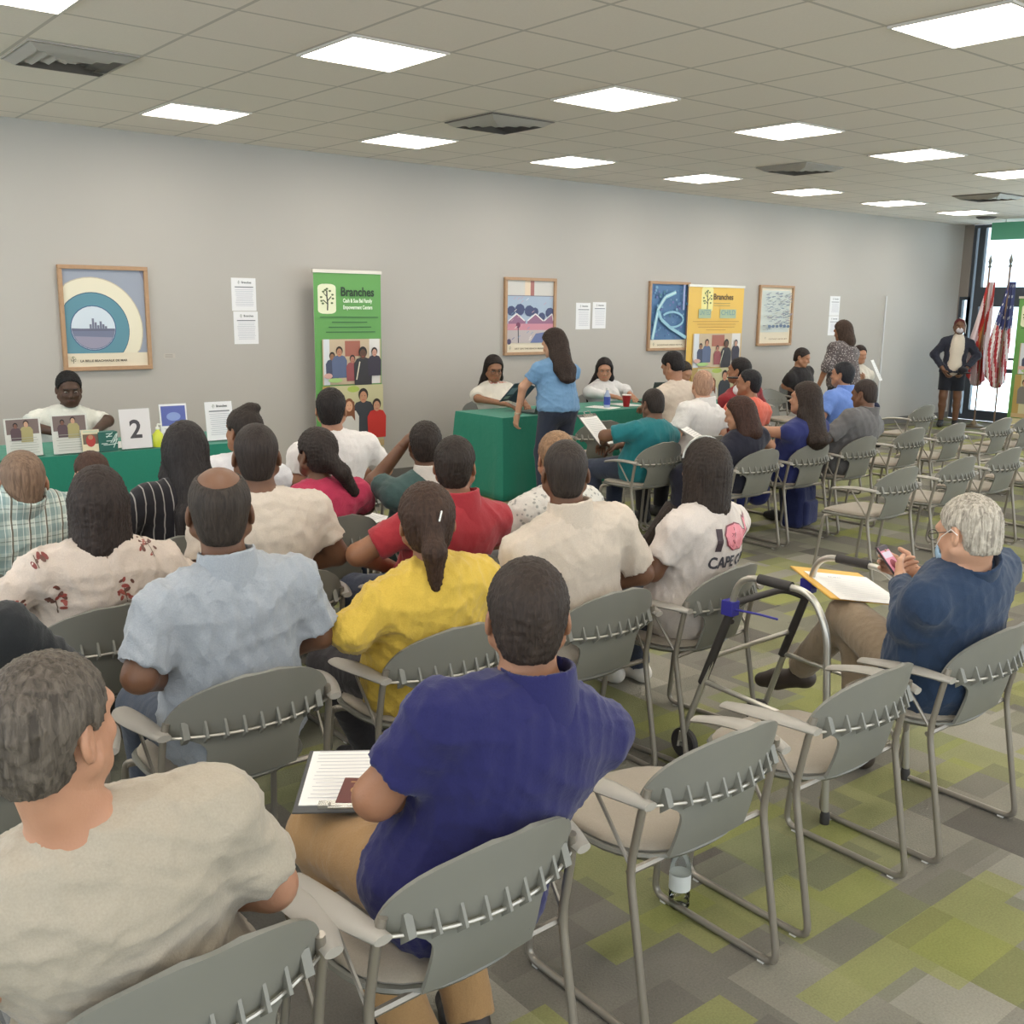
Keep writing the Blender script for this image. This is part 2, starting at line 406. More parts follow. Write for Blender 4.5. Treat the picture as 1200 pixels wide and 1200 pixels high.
def head_prims(H, M, sc, female=False):
    def q(p): return H+M@(A3(p)*sc)
    def E(c, r, k=.02, op='u', R=None): return EL(q(c), A3(r)*sc, M if R is None else M@R, k, op)
    j = .9 if female else 1
    P = [E((0, -.012, .034), (.074, .094, .086)), E((0, .03, -.03), (.058*j, .066, .075), .03), E((0, .05, -.075), (.034*j, .04, .032), .03),
         E((0, .078, .03), (.05, .018, .018), .02)]
    for s in (-1, 1):
        P.append(E((.034*s, .064, -.02), (.024, .022, .02), .02))
        P.append(E((.033*s, .102, .008), (.019, .017, .012), .012, 's'))
        P.append(RC(q((.058*s, .01, -.045)), q((.03*s, .06, -.075)), .022*sc*j, .018*sc, .03))
    P += [RC(q((0, .088, .012)), q((0, .108, -.018)), .008*sc, .0105*sc, .008), E((0, .101, -.024), (.016, .011, .009), .008),
          E((0, .092, -.049), (.022, .009, .005), .005), E((0, .09, -.058), (.019, .009, .006), .005), E((0, .08, -.085), (.016, .014, .013), .012)]
    for s in (-1, 1):
        R = rotm(.35*s, .1, -.12*s)
        P.append(E((.077*s, -.012, -.004), (.0085, .019, .031), .006, 'u', R)); P.append(E((.084*s, -.008, .0), (.006, .010, .018), .004, 's', R))
    return P, q
def person(label, seat, head, hy=0, hp=0, hr=0, rz=0, skin_='tan', hair=('short', (40, 34, 30)), top=None, bot=None, shoe=(40, 38, 38),
           g=1.0, sw=.185, arms='lap', legs='sit', h=.012, face=False, sc=1.0, female=False, lean=None, group=None, elb=None, hnd=None, kne=None, ank=None,
           pel=None, hipz=.545, name='person', zfloor=0, lap=0):
    root = empty(name, (seat[0], seat[1], zfloor), rz, label, 'person', group)
    Ri = np.array(Matrix.Rotation(-rz, 3, 'Z'))
    def L(p): return Ri@(np.array(p, float)-np.array([seat[0], seat[1], zfloor]))
    M = rotm(hy, hp, hr)
    H = L(head).astype(np.float32); H = H-M@A3((0, 0, .122*sc))
    stand = legs in ('stand',)
    P = A3(pel) if pel is not None else A3((0, .205, hipz))
    N = H-A3((0, .028, .175))*sc if lean is None else A3(lean)          # base of the neck
    axd = (N-P)/np.linalg.norm(N-P); side = np.cross(axd, A3((0, 0, 1))) if abs(axd[2]) < .5 else A3((1, 0, 0))
    xx = A3((1, 0, 0)); xx = xx-axd*(xx@axd); xx /= np.linalg.norm(xx); yy = np.cross(axd, xx); B = np.stack([xx, yy, axd], 1)
    TL = float(np.linalg.norm(N-P)); k_ = g
    def tp(f, x=0, y=0): return P+axd*TL*f+xx*x+yy*y
    skn = skin('skin_'+skin_, SK[skin_])
    hip = [tp(0, s*.085*k_, .0) for s in (-1, 1)]
    torso = [EL(tp(.02), (.165*k_, .125*k_, .13), B, .05), EL(tp(.36, 0, .01), (.15*k_, .115*k_*(1.08 if k_ > 1.03 else 1), .17), B, .06), EL(tp(.70), ((sw-.012)*k_**.5, .115*k_, .17), B, .05),
             EL(tp(.85, 0, -.02), (sw*.86, .085, .085), B, .04)]
    if female: torso += [EL(tp(.66, s*.075, .085), (.07, .06, .07), B, .03) for s in (-1, 1)]
    SH = [tp(.885, s*sw, -.002) for s in (-1, 1)]
    trap = [RC(tp(1.02, s*.025, -.01), SH[i], .05*k_**.5, .058*k_**.5, .05) for i, s in enumerate((-1, 1))]
    neck = [RC(tp(.93, 0, -.005), H+M@A3((0, -.018, -.045))*sc, .062*k_**.3*(.88 if female else 1), .054*k_**.3*(.88 if female else 1), .03)]
    AD = dict(lap=([(-sw-.07, .13, .76), (sw+.07, .13, .76)], [(-.07, .36, .64), (.07, .37, .64)]),
              rest=([(-sw-.1, .1, .73), (sw+.1, .1, .73)], [(-sw-.03, .34, .68), (sw+.03, .34, .68)]),
              down=([(-sw-.04, .0, 1.10), (sw+.04, .0, 1.10)], [(-sw-.05, .08, .88), (sw+.05, .08, .88)]),
              table=([(-sw-.08, .25, .84), (sw+.08, .25, .84)], [(-.12, .5, .80), (.12, .5, .80)]),
              phone=([(-sw-.06, .14, .80), (sw+.06, .14, .80)], [(-.06, .40, .86), (.06, .40, .86)]))
    E_, W_ = [list(map(A3, q)) for q in AD[arms]]
    if elb: E_ = [A3(e) if e is not None else E_[i] for i, e in enumerate(elb)]
    if hnd: W_ = [A3(e) if e is not None else W_[i] for i, e in enumerate(hnd)]
    sca = .9 if female else 1.0
    upper = [RC(SH[i], E_[i], .053*k_**.5*sca, .042*k_**.4*sca, .03) for i in (0, 1)]
    fore = [RC(E_[i], W_[i], .042*k_**.4*sca, .027*sca, .02) for i in (0, 1)]
    if kne: KN = list(map(A3, kne))
    elif stand: KN = [A3((-.10, .02, .49)), A3((.10, .02, .49))]
    else: KN = [A3((-.13, .60, .50)), A3((.13, .60, .50))]
    if ank: AN = list(map(A3, ank))
    elif stand: AN = [A3((-.10, -.02, .08)), A3((.10, -.02, .08))]
    else: AN = [A3((-.13, .56, .09)), A3((.13, .62, .09))]
    thigh = [RC(hip[i], KN[i], .088*k_**.5, .06*k_**.3, .04) for i in (0, 1)]
    calf = [RC(KN[i], KN[i]*.65+AN[i]*.35, .058, .056, .03) for i in (0, 1)]+[RC(KN[i]*.65+AN[i]*.35, AN[i], .056, .036, .02) for i in (0, 1)]
    hpr, q = head_prims(H, M, sc, female)
    ext = [(hpr+[RC(neck[0].a*.45+neck[0].b*.55, neck[0].b, neck[0].rb+.002, neck[0].rb, .02)], max(h*.5, .0045) if h < .013 else .0075)]
    hh = .0042 if h < .0095 else (.005 if h < .013 else .0065)
    for i, s in enumerate((-1, 1)):
        fd = (W_[i]-E_[i]); fd = fd/np.linalg.norm(fd)
        dd = fd.copy(); nm = A3((0, 0, -1)) if arms != 'phone' else A3((-s*.7, -.5, .3))
        if arms == 'down': nm = A3((-s, 0, 0))
        if arms in ('lap', 'rest', 'table'): dd = fd+A3((0, .25, -.25))
        cu = {'phone': .75, 'table': .35}.get(arms, .55)
        ext.append((hand_prims(W_[i]+fd*.015, dd, nm, s, cu, .92 if female else 1.0), hh))
    body = sdf_obj('body', torso+trap+neck+upper+fore+thigh+calf, h, skn, root, extra=ext)
    # ---- hair
    hk, hc = hair[0], hair[1]; hl = hair[2] if len(hair) > 2 else None
    if hk != 'none':
        hm = hairmat('hair_%d_%d_%d' % tuple(hc), hc, hl)
        th = {'fade': .004, 'short': .010, 'curly': .018, 'bald': .006, 'thin': .008, 'cap': .004}.get(hk, .014)
        def cut(p, n): return (q(p), M@(A3(n)/np.linalg.norm(n)))
        face_cut = cut((0, .066, .075), (0, .8, -.6)); 
        base = [EL(q((0, -.014, .034)), (A3((.074, .094, .086))+th)*sc, M, .02, 'u', [face_cut]),
                EL(q((0, -.047, -.03)), (A3((.056, .05, .062))+th*.6)*sc, M, .03, 'u', [face_cut, cut((0, 0, -.062), (0, .15, -1))])]
        if hk in ('bald',): base += [EL(q((0, -.035, .130)), A3((.060, .085, .070))*sc, M, .012, 's')]
        for s in (-1, 1):
            base.append(EL(q((.08*s, -.01, -.008)), A3((.022, .024, .036))*sc, M, .008, 's'))
            if hk in ('short', 'fade', 'bald', 'thin'): base.append(EL(q((.075*s, .05, -.045)), A3((.04, .05, .05))*sc, M, .01, 's'))
        ln = hair[3] if len(hair) > 3 else .3
        if hk == 'long':
            t0 = q((0, -.05, -.02)); back = tp(.86, 0, -.135); en = tp(max(0., .95-ln/TL), 0, -.165*k_)
            base = base[:2]+[RC(t0, back, .078*sc, .075, .03), RC(back, en, .072, .045, .03)]
            for s in (-1, 1): base += [RC(q((.066*s, -.01, .02)), q((.074*s, -.02, -.10)), .026*sc, .03*sc, .03), RC(q((.074*s, -.02, -.10)), back+xx*.06*s, .03, .04, .04),
                                       RC(back+xx*.06*s, en+xx*.05*s, .045, .03, .03)]
        if hk == 'bob':
            base = base[:2]+[RC(q((0, -.04, 0)), q((0, -.055, -.13)), .085*sc, .08*sc, .03)]
            for s in (-1, 1): base += [RC(q((.06*s, -.01, .01)), q((.068*s, -.015, -.14)), .034*sc, .036*sc, .03)]
        if hk == 'pony':
            t0 = q((0, -.10, .0)); t1 = q((0, -.135, -.06)); t2 = q((0, -.12, -.06-ln))
            base += [RC(q((0, -.09, .02)), t0, .035*sc, .03*sc, .02), RC(t0, t1, .03*sc, .034*sc, .02), RC(t1, t2, .036*sc, .02*sc, .02)]
        if hk == 'sidepony':
            t1 = q((.05, -.13, -.07)); t2 = q((.12, -.12, -.17))
            base += [RC(q((0, -.09, -.01)), t1, .045*sc, .036*sc, .02), RC(t1, t2, .036*sc, .028*sc, .02)]
        if hk == 'bun': base += [EL(q((0, -.1, .075)), A3((.045, .042, .04))*sc, M, .015)]
        if hk == 'topbun': base += [EL(q((.03, -.03, .125)), A3((.05, .05, .03))*sc, M, .015)]
        sdf_obj('hair', base, .005 if h < .013 else .0075, hm, root, amp={'curly': .004, 'fade': .0006, 'bald': .0008, 'long': .003}.get(hk, .0028), freq=115 if hk != 'curly' else 90, seed=3)
    # ---- top
    if top:
        tm = top['m']; cov = top.get('sleeve', .75); inf = top.get('inf', .014)
        G = [p.inf(inf) for p in torso+trap]+[torso[0].inf(inf+.012)]
        if top.get('loose'): G.append(EL(tp(.3, 0, 0), (.165*k_+.01, .13*k_+.008, .17), B, .06))
        def slv(a, b, f, ra, rb):
            e = a+(b-a)*f; n_ = (b-a)/np.linalg.norm(b-a); return RC(a, e+n_*.05, ra, rb, .03, 'u', [(e, n_)])
        if cov > 0:
            for i in (0, 1):
                u = upper[i]
                if cov <= 1: G.append(slv(u.a, u.b, cov, u.ra+inf, u.rb+inf+.012))
                else:
                    G.append(RC(u.a, u.b, u.ra+inf, u.rb+inf+.006, .03)); fo = fore[i]; G.append(slv(fo.a, fo.b, cov-1, fo.ra+inf+.004, fo.rb+inf+.002))
        G.append(RC(tp(.99), tp(1.12), .035, .03, .01, 's') if not top.get('vneck') else RC(tp(.97, 0, .05), tp(1.12), .05, .05, .01, 's'))
        hem = top.get('hem', -.22)
        cts = [(tp(0)+A3((0, 0, hem*.5+.0)), A3((0, 0, -1)))] if not top.get('dress') else []
        if top.get('dress'):
            G += [t_.inf(.02) for t_ in thigh]+[RC(KN[0], KN[1], .085, .085, .05), RC((P+KN[0])/2, (P+KN[1])/2, .1, .1, .06), RC(KN[0], KN[0]-A3((0, .02, .22)), .09, .1, .05), RC(KN[1], KN[1]-A3((0, .02, .22)), .09, .1, .05)]
        sdf_obj(top.get('name', 'shirt'), G, h, tm, root, cuts=cts, amp=top.get('amp', .005)*(1.35 if top.get('loose') else 1.2), freq=top.get('freq', 24), seed=int(abs(seat[0]*91+seat[1]*37)) % 900)
        if top.get('collar'):
            nb = neck[0]; n_ = (nb.b-nb.a)/np.linalg.norm(nb.b-nb.a); c0 = tp(1.0, 0, -.008)+n_*.028; c1 = c0+n_*.056+A3((0, -.014, .008))
            sdf_obj('collar', [RC(c0-n_*.035, c1, nb.ra+.030, nb.ra+.012, .01, 'u', [(c1, n_)]), RC(c0, c1+n_*.06, nb.ra+.006, nb.ra+.004, .004, 's'), EL(c1+A3((0, .08, .01)), (.03, .05, .05), None, .01, 's')],
                    min(h, .007), top.get('cm', tm), root)
    # ---- bottoms
    if bot:
        bm = bot['m']; t0_ = torso[0].inf(.006); t0_.cuts = [(tp(.12), axd)]; G = [t0_]+[t_.inf(.012) for t_ in thigh]; cl = bot.get('len', 1.0)
        for i in (0, 1):
            n_ = (AN[i]-KN[i])/np.linalg.norm(AN[i]-KN[i])
            if cl > 0: e = KN[i]+(AN[i]-KN[i])*min(cl, 1)*.97; G.append(RC(KN[i], e+n_*.03, .074, bot.get('cuff', .058), .03, 'u', [(e, n_)]))
            else:
                e = hip[i]+(KN[i]-hip[i])*(1+cl); n2 = (KN[i]-hip[i])/np.linalg.norm(KN[i]-hip[i]); G[1+i] = RC(hip[i], e+n2*.04, .1, .088, .04, 'u', [(e, n2)])
        sdf_obj(bot.get('name', 'trousers'), G, h, bm, root, amp=.002, freq=26, seed=int(abs(seat[0]*51+seat[1]*77)) % 900)
    # ---- shoes
    if shoe:
        smt = mat('shoe_%d_%d_%d' % shoe, shoe, .55, bump=.1)
        for i, s in enumerate((-1, 1)):
            A = AN[i]; fl = (A[2] < .13); fz = .0
            dirv = A3((0.12*s, 1, 0)) if fl else A3((0.1*s, .95, -.3)); dirv /= np.linalg.norm(dirv)
            bz = .045 if fl else A[2]-.035; hl_ = A3((A[0], A[1]-.03, bz)); ba = hl_+dirv*.14; to = hl_+dirv*.215; 
            if fl: ba[2] = .042; to[2] = .034
            cts = [(A3((0, 0, .004)), A3((0, 0, -1)))] if fl else []
            sdf_obj('shoe', [RC(hl_, ba, .038, .044, .02), RC(ba, to, .044, .032, .02), RC(hl_, A+A3((0, 0, .01)), .036, .042, .03)], max(.007, h*.7), smt, root, cuts=cts)
    # ---- facial features
    if face:
        brow = mat('eyebrow_%d_%d_%d' % tuple(hc), tuple(min(c, 70) for c in hc), .8)
        for s in (-1, 1):
            e = sdf_obj('eye', [EL(q((.031*s, .083, .008)), A3((.0115, .0100, .0052))*sc, M, .01)], .003, mat('eye_white', (150, 142, 132), .4), root)
            sdf_obj('iris', [EL(q((.031*s, .0925, .007)), A3((.0052, .0025, .0046))*sc, M, .01)], .0018, mat('eye_dark', (38, 24, 18), .1), e)
            sdf_obj('eyebrow', [RC(q((.016*s, .097, .027)), q((.046*s, .085, .029)), .0038*sc, .0026*sc, .004)], .0028, brow, root)
        lc = SK[skin_]; sdf_obj('lips', [RC(q((-.017, .093, -.053)), q((.017, .093, -.053)), .0058*sc, .0058*sc, .004)], .003, mat('lips_'+skin_, (min(255, lc[0]+12), int(lc[1]*.72), int(lc[2]*.78)), .4), root)
    return root, dict(H=H, M=M, q=q, tp=tp, W=W_, E=E_, P=P, B=B, SH=SH)

# ================================================================ STRUCTURE
def struct(name, mb, m, **k): return tag(mb.build(name, m, **k), kind='structure')
# carpet of planks
t = NT('carpet'); co = t.coord(); sp = t.node('ShaderNodeSeparateXYZ'); t.link(co, sp.inputs[0])
def cells(su, sv, swap=False, seed=0.):
    a, b = (sp.outputs[1], sp.outputs[0]) if swap else (sp.outputs[0], sp.outputs[1])
    u = t.math('FLOOR', t.math('ADD', t.math('MULTIPLY', a, 1/su), 100+seed))
    wn = t.node('ShaderNodeTexWhiteNoise', noise_dimensions='1D'); t.link(u, wn.inputs['W'])
    v = t.math('FLOOR', t.math('ADD', t.math('ADD', t.math('MULTIPLY', b, 1/sv), wn.outputs[0]), 100))
    cb = t.node('ShaderNodeCombineXYZ', i_Z=seed); t.link(u, cb.inputs[0]); t.link(v, cb.inputs[1])
    w2 = t.node('ShaderNodeTexWhiteNoise', noise_dimensions='3D'); t.link(cb.outputs[0], w2.inputs['Vector']); return w2.outputs[0]
ra = t.node('ShaderNodeValToRGB'); ra.color_ramp.interpolation = 'CONSTANT'
els = [(0, (116, 112, 103)), (.24, (134, 130, 118)), (.44, (128, 126, 110)), (.6, (100, 96, 89)), (.72, (146, 142, 130)), (.86, (130, 132, 98))]
ra.color_ramp.elements[0].color = srgb(*els[0][1]); ra.color_ramp.elements[1].position = els[1][0]; ra.color_ramp.elements[1].color = srgb(*els[1][1])
for p_, c_ in els[2:]: e = ra.color_ramp.elements.new(p_); e.color = srgb(*c_)
t.link(cells(.25, .75), ra.inputs[0])
gm = t.math('GREATER_THAN', cells(.125, .5, True, 3.), .78); gm2 = t.math('GREATER_THAN', cells(.25, .5, False, 7.), .86)
c1 = t.mix(t.math('MULTIPLY', gm, .6), ra.outputs[0], srgb(142, 144, 78)); c1 = t.mix(t.math('MULTIPLY', gm2, .5), c1, srgb(142, 146, 80))
dk = t.math('GREATER_THAN', cells(.125, .33, True, 11.), .8); c1 = t.mix(t.math('MULTIPLY', dk, .35), c1, srgb(92, 88, 82))
n = t.node('ShaderNodeTexNoise', i_Scale=160.0, i_Detail=3.0); t.link(co, n.inputs['Vector'])
n2 = t.node('ShaderNodeTexNoise', i_Scale=5.0, i_Detail=4.0); t.link(co, n2.inputs['Vector'])
fz = t.math('ADD', t.math('MULTIPLY', n.outputs[0], .5), t.math('MULTIPLY', n2.outputs[0], .3))
mx = t.node('ShaderNodeMix', data_type='RGBA', blend_type='MULTIPLY'); mx.inputs[0].default_value = 1; t.link(c1, mx.inputs[6])
cb = t.node('ShaderNodeCombineColor'); f2 = t.math('ADD', fz, .6)
for i in range(3): t.link(f2, cb.inputs[i])
t.link(cb.outputs[0], mx.inputs[7]); t.link(mx.outputs[2], t.b.inputs['Base Color']); t.b.inputs['Roughness'].default_value = .95
t.b.inputs['Specular IOR Level'].default_value = .15; t.bump(n.outputs[0], .4, .006); CARPET = t.m
struct('floor', MB().box(-3, END_X, -3.5, WALL_Y, -.05, 0), CARPET)
# ceiling: grid of 61 cm tiles
t = NT('ceiling_tiles'); co = t.coord(); sp = t.node('ShaderNodeSeparateXYZ'); t.link(co, sp.inputs[0]); msk = None
for ax_, off in ((0, -2.23), (1, -8.489)):
    v = t.math('FRACT', t.math('ADD', t.math('MULTIPLY', t.math('ADD', sp.outputs[ax_], off), 1/.61), 100.02))
    m_ = t.math('LESS_THAN', v, .034); msk = m_ if msk is None else t.math('MAXIMUM', msk, m_)
n = t.node('ShaderNodeTexNoise', i_Scale=90.0, i_Detail=4.0); t.link(co, n.inputs['Vector'])
c1 = t.mix(n.outputs[0], srgb(226, 216, 204), srgb(236, 226, 214)); t.link(t.mix(msk, c1, srgb(196, 187, 176)), t.b.inputs['Base Color'])
t.b.inputs['Roughness'].default_value = .9; t.bump(t.math('ADD', t.math('MULTIPLY', n.outputs[0], .3), msk), .3, .005)
struct('ceiling', MB().box(-3, END_X, -3.5, WALL_Y, CEIL, CEIL+.05), t.m)
WALLM = mat('wall_paint', (183, 178, 171), .75, noise=.02, nscale=2, bump=.05, bscale=200)
struct('wall_back', MB().box(-3, END_X+.1, WALL_Y, WALL_Y+.15, 0, CEIL), WALLM)
struct('baseboard_back', MB().box(-3, END_X, WALL_Y-.012, WALL_Y, 0, .1), mat('rubber_base', (110, 106, 102), .6))
struct('trim_1', MB().box(14.18, 14.205, WALL_Y-.02, WALL_Y, .1, 1.93), mat('white_trim', (205, 205, 205), .5))
# glazed end of the room
ALU = mat('dark_frame', (78, 84, 92), .4, .3); PANEL = mat('end_panel', (146, 136, 128), .7)
struct('wall_right', MB().box(END_X, END_X+.15, 8.60, 8.74, 1.95, CEIL).box(END_X, END_X+.15, 8.74, WALL_Y, 0, CEIL), PANEL)
def window(name, y0, y1, z0, z1, bars=(), vb=()):
    fr = MB(); x0, x1 = END_X+.02, END_X+.10
    fr.box(x0, x1, y0, y0+.05, z0, z1).box(x0, x1, y1-.05, y1, z0, z1).box(x0, x1, y0+.05, y1-.05, z0, z0+.08).box(x0, x1, y0+.05, y1-.05, z1-.05, z1)
    for a, b in bars: fr.box(x0-.005, x1, y0+.05, y1-.05, a, b)
    for a, b in vb: fr.box(x0-.005, x1, a, b, z0, z1)
    o = struct(name, fr, ALU)
    g = MB().box(END_X+.055, END_X+.06, y0+.02, y1-.02, z0+.02, z1-.02).build('pane', glass('window_glass', (.93, .98, 1)), o); return o
window('window_1', 8.56, 8.74, 0, 1.95)
window('window_2', 8.46, 8.60, 0, CEIL)
d_ = window('door_1', 7.42, 8.46, 0, 2.02, bars=((.78, .84), (1.80, 2.02), (.08, .16)))
MB().box(END_X-.03, END_X, 7.5, 8.4, .98, 1.02).build('push_bar', ALU, d_)
window('window_3', 7.42, 8.46, 2.02, CEIL)
window('door_2', 6.38, 7.42, 0, 2.02, bars=((.78, .84), (1.80, 2.02), (.08, .16)))
window('window_4', 6.38, 7.42, 2.02, CEIL)
window('window_5', 4.3, 6.38, 0, CEIL, bars=((1.80, 1.9),), vb=((5.3, 5.36),))
window('window_6', 2.2, 4.3, 0, CEIL, bars=((1.80, 1.9),), vb=((3.2, 3.26),))
struct('ground_outside', MB().box(END_X+.15, 60, -30, 45, -.12, -.06), mat('pavement', (196, 198, 196), .9, noise=.06, nscale=2))

# ================================================================ CEILING FITTINGS
DIFF = NT('lamp_diffuser'); DIFF.b.inputs['Base Color'].default_value = (.9, .9, .9, 1); DIFF.b.inputs['Emission Color'].default_value = (1, .93, .84, 1)
DIFF.b.inputs['Emission Strength'].default_value = LAMP
def troffer():
    o = empty('ceiling_light', (0, 0, CEIL)); r = MB()
    for a in ((-.30, .30, -.30, -.285), (-.30, .30, .285, .30), (-.30, -.285, -.285, .285), (.285, .30, -.285, .285)): r.box(*a, -.012, 0)
    r.build('frame', mat('lamp_frame', (214, 208, 198), .5), o); MB().box(-.285, .285, -.285, .285, -.008, -.002).build('diffuser', DIFF.m, o); return o
def copy_tree(o, parent=None):
    c = o.copy(); COL.objects.link(c)
    if parent is not None: c.parent = parent
    for ch in [x for x in bpy.data.objects if x.parent == o and x.name in KEEP.get(o.name, ())] if False else list(o.children): copy_tree(ch, c)
    return c
TR = troffer(); first = True
where = {(-2, 5): 'square ceiling light at the top left corner, half cut off by the picture edge', (1, 1): 'square ceiling light near the back wall, above the round-arch picture',
         (1, 5): 'large bright square ceiling light left of centre at the top', (4, 5): 'square ceiling light mid-ceiling, above the blue-shirted standing woman',
         (4, 1): 'small square ceiling light close to the wall, above the green banner', (7, 1): 'small square ceiling light close to the wall, above the blue road picture',
         (7, 5): 'square ceiling light above and in front of the yellow banner', (10, 1): 'small square ceiling light near the wall, above the picture beside the yellow banner',
         (10, 5): 'square ceiling light right of centre, one before the picture edge in its row', (13, 1): 'small square ceiling light near the wall above the woman in the spotted blouse',
         (13, 5): 'square ceiling light cut by the right picture edge above the doors', (16, 1): 'small square ceiling light second nearest the glass doors along the wall',
         (19, 1): 'small square ceiling light nearest the glass doors along the wall', (4, 9): 'large bright square ceiling light at the top right corner'}
for i in (-8, -5, -2, 1, 4, 7, 10, 13, 16, 19):
    for j in (1, 5, 9, 13, 17):
        x = 2.23+.61*(i+.5); y = 8.489-.61*(j+.5)
        if x < -2.6: continue
        o = TR if first else copy_tree(TR); first = False
        o.location = (x, y, CEIL-.001); o['category'] = 'ceiling light'; o['group'] = 'square ceiling lights'
        o['label'] = where.get((i, j), 'square ceiling light outside the picture, over the nearer seats')
VM = mat('vent_metal', (170, 164, 156), .5); VD = mat('vent_dark', (112, 106, 100), .8)
for k, (i, j, lb) in enumerate([(-1, 3, 'grey ceiling air vent at the upper left of the ceiling'), (4, 3, 'grey ceiling air vent between the lights near the wall, above the left table'),
                                (10, 3, 'grey ceiling air vent in the ceiling above the yellow banner'), (16, 3, 'grey ceiling air vent nearest the glass doors')]):
    o = empty('air_vent', (2.23+.61*(i+.5), 8.489-.61*(j+.5), CEIL-.001), 0, lb, 'air vent', 'ceiling air vents')
    MB().box(-.29, .29, -.29, .29, -.008, 0).build('backing', VD if k % 2 else VM, o); b = MB()
    for q in (.28, .21, .14, .07):
        for s in (-1, 1):
            b.add([(-q, s*q, -.01), (q, s*q, -.01), (q-.05, s*(q-.05), -.04), (-q+.05, s*(q-.05), -.04)], [(0, 1, 2, 3)])
            b.add([(s*q, -q, -.01), (s*q, q, -.01), (s*(q-.05), q-.05, -.04), (s*(q-.05), -q+.05, -.04)], [(0, 1, 2, 3)])
    b.build('louvre', VM, o)
o = empty('ceiling_speaker', (15.0, 7.75, CEIL-.001), 0, 'dark round ceiling fitting just before the glass doors', 'speaker')
MB().lathe([(.13, 0), (.14, -.01), (.1, -.03), (.02, -.035)]).build('grille', mat('dark_grille', (96, 92, 88), .7), o)

# ================================================================ CHAIRS
def back_fn(u, v):
    """u 0..1 across, v 0..1 up the oval upper back"""
    z = .595+.175*v; hw = .25*math.sqrt(max(0, 1-(.985*v)**2.5)); x = (2*u-1)*hw; c = (x/.243)**2
    return (x, -.012-.035*v+.075*c, z-.0+(.012*c if v < .1 else 0))
def low_fn(u, v):
    z = .442+.168*v; hw = .134+.096*max(0, (v-.5)/.5)**4+.006*(1-v); x = (2*u-1)*hw; c = (x/.243)**2
    return (x, .050*(1-v)**1.5-.003*v+.07*c*(.3+.7*v), z)
def make_chair():
    r = empty('stacking_chair', (0, 0, 0)); 
    MB().grid(back_fn, 22, 12, .010).build('backrest', PLASTIC, r, 60)
    lw = MB().grid(low_fn, 16, 12, .009); lw.build('lower_back', PLASTIC, r, 60)
    for k in range(9):
        fins = MB()
        x = -.196+.049*k; c = (x/.243)**2; y = -.020+.075*c; tl = .038+.014*(k in (0, 8)); w2 = .0035 if 0 < k < 8 else .009
        fins.add([(x-w2, y-.004, .655), (x+w2, y-.004, .655), (x+w2, y-.022, .612), (x-w2, y-.022, .612), (x-w2, y+.006, .588), (x+w2, y+.006, .588), (x-w2, y+.012, .65), (x+w2, y+.012, .65)],
                 [(0, 1, 2, 3), (3, 2, 5, 4), (0, 3, 4, 6), (1, 7, 5, 2), (6, 7, 1, 0)])
        fins.build('fin', PLASTIC, r)
    rod = [((-.235+.47*k/12), -.026+.075*((-.235+.47*k/12)/.243)**2, .612) for k in range(13)]
    MB().tube(rod, .0042, 6).build('rod', mat('bright_rod', (186, 182, 172), .3, .6), r)
    # seat: plastic pan and upholstered pad
    def outl(a, k=1.0):
        c, s = math.cos(a), math.sin(a); e = 2.7; rr = (abs(c)**e+abs(s)**e)**(-1/e)
        return (.228*rr*c*k, .285+.222*rr*s*k)
    def slab(prof):
        m = MB(); n = 36; vs = []; fs = []
        for (k, z) in prof:
            for q in range(n): x, y = outl(2*PI*q/n, k); vs.append((x, y, z-.018*max(0, (y-.40)/.1)-.006*(1-(x/.228)**2)))
        for i in range(len(prof)-1):
            for q in range(n): l = (q+1) % n; fs.append((i*n+q, i*n+l, (i+1)*n+l, (i+1)*n+q))
        fs.append(tuple(range(n))[::-1]); fs.append(tuple((len(prof)-1)*n+q for q in range(n))); return m.add(vs, fs)
    st = slab([(.85, .418), (.97, .422), (1.02, .434), (1.0, .441), (.5, .438)]).build('seat', PLASTIC, r, 50)
    slab([(.93, .438), (.955, .447), (.93, .458), (.8, .465), (.5, .468), (.2, .469)]).build('seat_pad', CUSH, r, 60)
    for s in (-1, 1):
        P = [(s*.238, .044, .655), (s*.247, .052, .60), (s*.25, .08, .44), (s*.25, 0, .012), (s*.25, .45, .012), (s*.235, .405, .415), (s*.2, .36, .418)]
        MB().tube(fillet(P, .045, 5), .0105, 8).build('side_frame', FRAME, r, 60)
        MB().tube([(s*.262, .20, .612), (s*.25, .075, .445)], .0055, 6).build('arm_brace', FRAME, r)
        def arm(u, v):
            y = .02+.315*v; w_ = .012+.026*math.sin(PI*min(1, .10+v*.76)); cx = s*(.252+.028*math.sin(PI*v*.9)); a = 2*PI*u
            return (cx+math.cos(a)*w_, y, .625+.012*math.sin(PI*v)-.02*v*v+math.sin(a)*.010)
        am = MB().grid(arm, 12, 14); n0 = 15
        am.f += [tuple(k*n0 for k in range(12)), tuple(k*n0+14 for k in range(12))[::-1]]; am.mi += [0, 0]; am.c += [None, None]
        am.build('armrest', ARMP, r, 60)
    MB().tube([(-.245, .09, .425), (.245, .09, .425)], .009, 6).build('crossbar', FRAME, r); MB().tube([(-.235, .39, .41), (.235, .39, .41)], .009, 6).build('crossbar', FRAME, r)
    for s in (-1, 1):
        for y in (.04, .40): MB().box(s*.25-.008, s*.25+.008, y, y+.02, 0, .006).build('floor_glide', mat('white_glide', (222, 220, 214), .5), r)
    return r
CH = make_chair(); CH_used = False
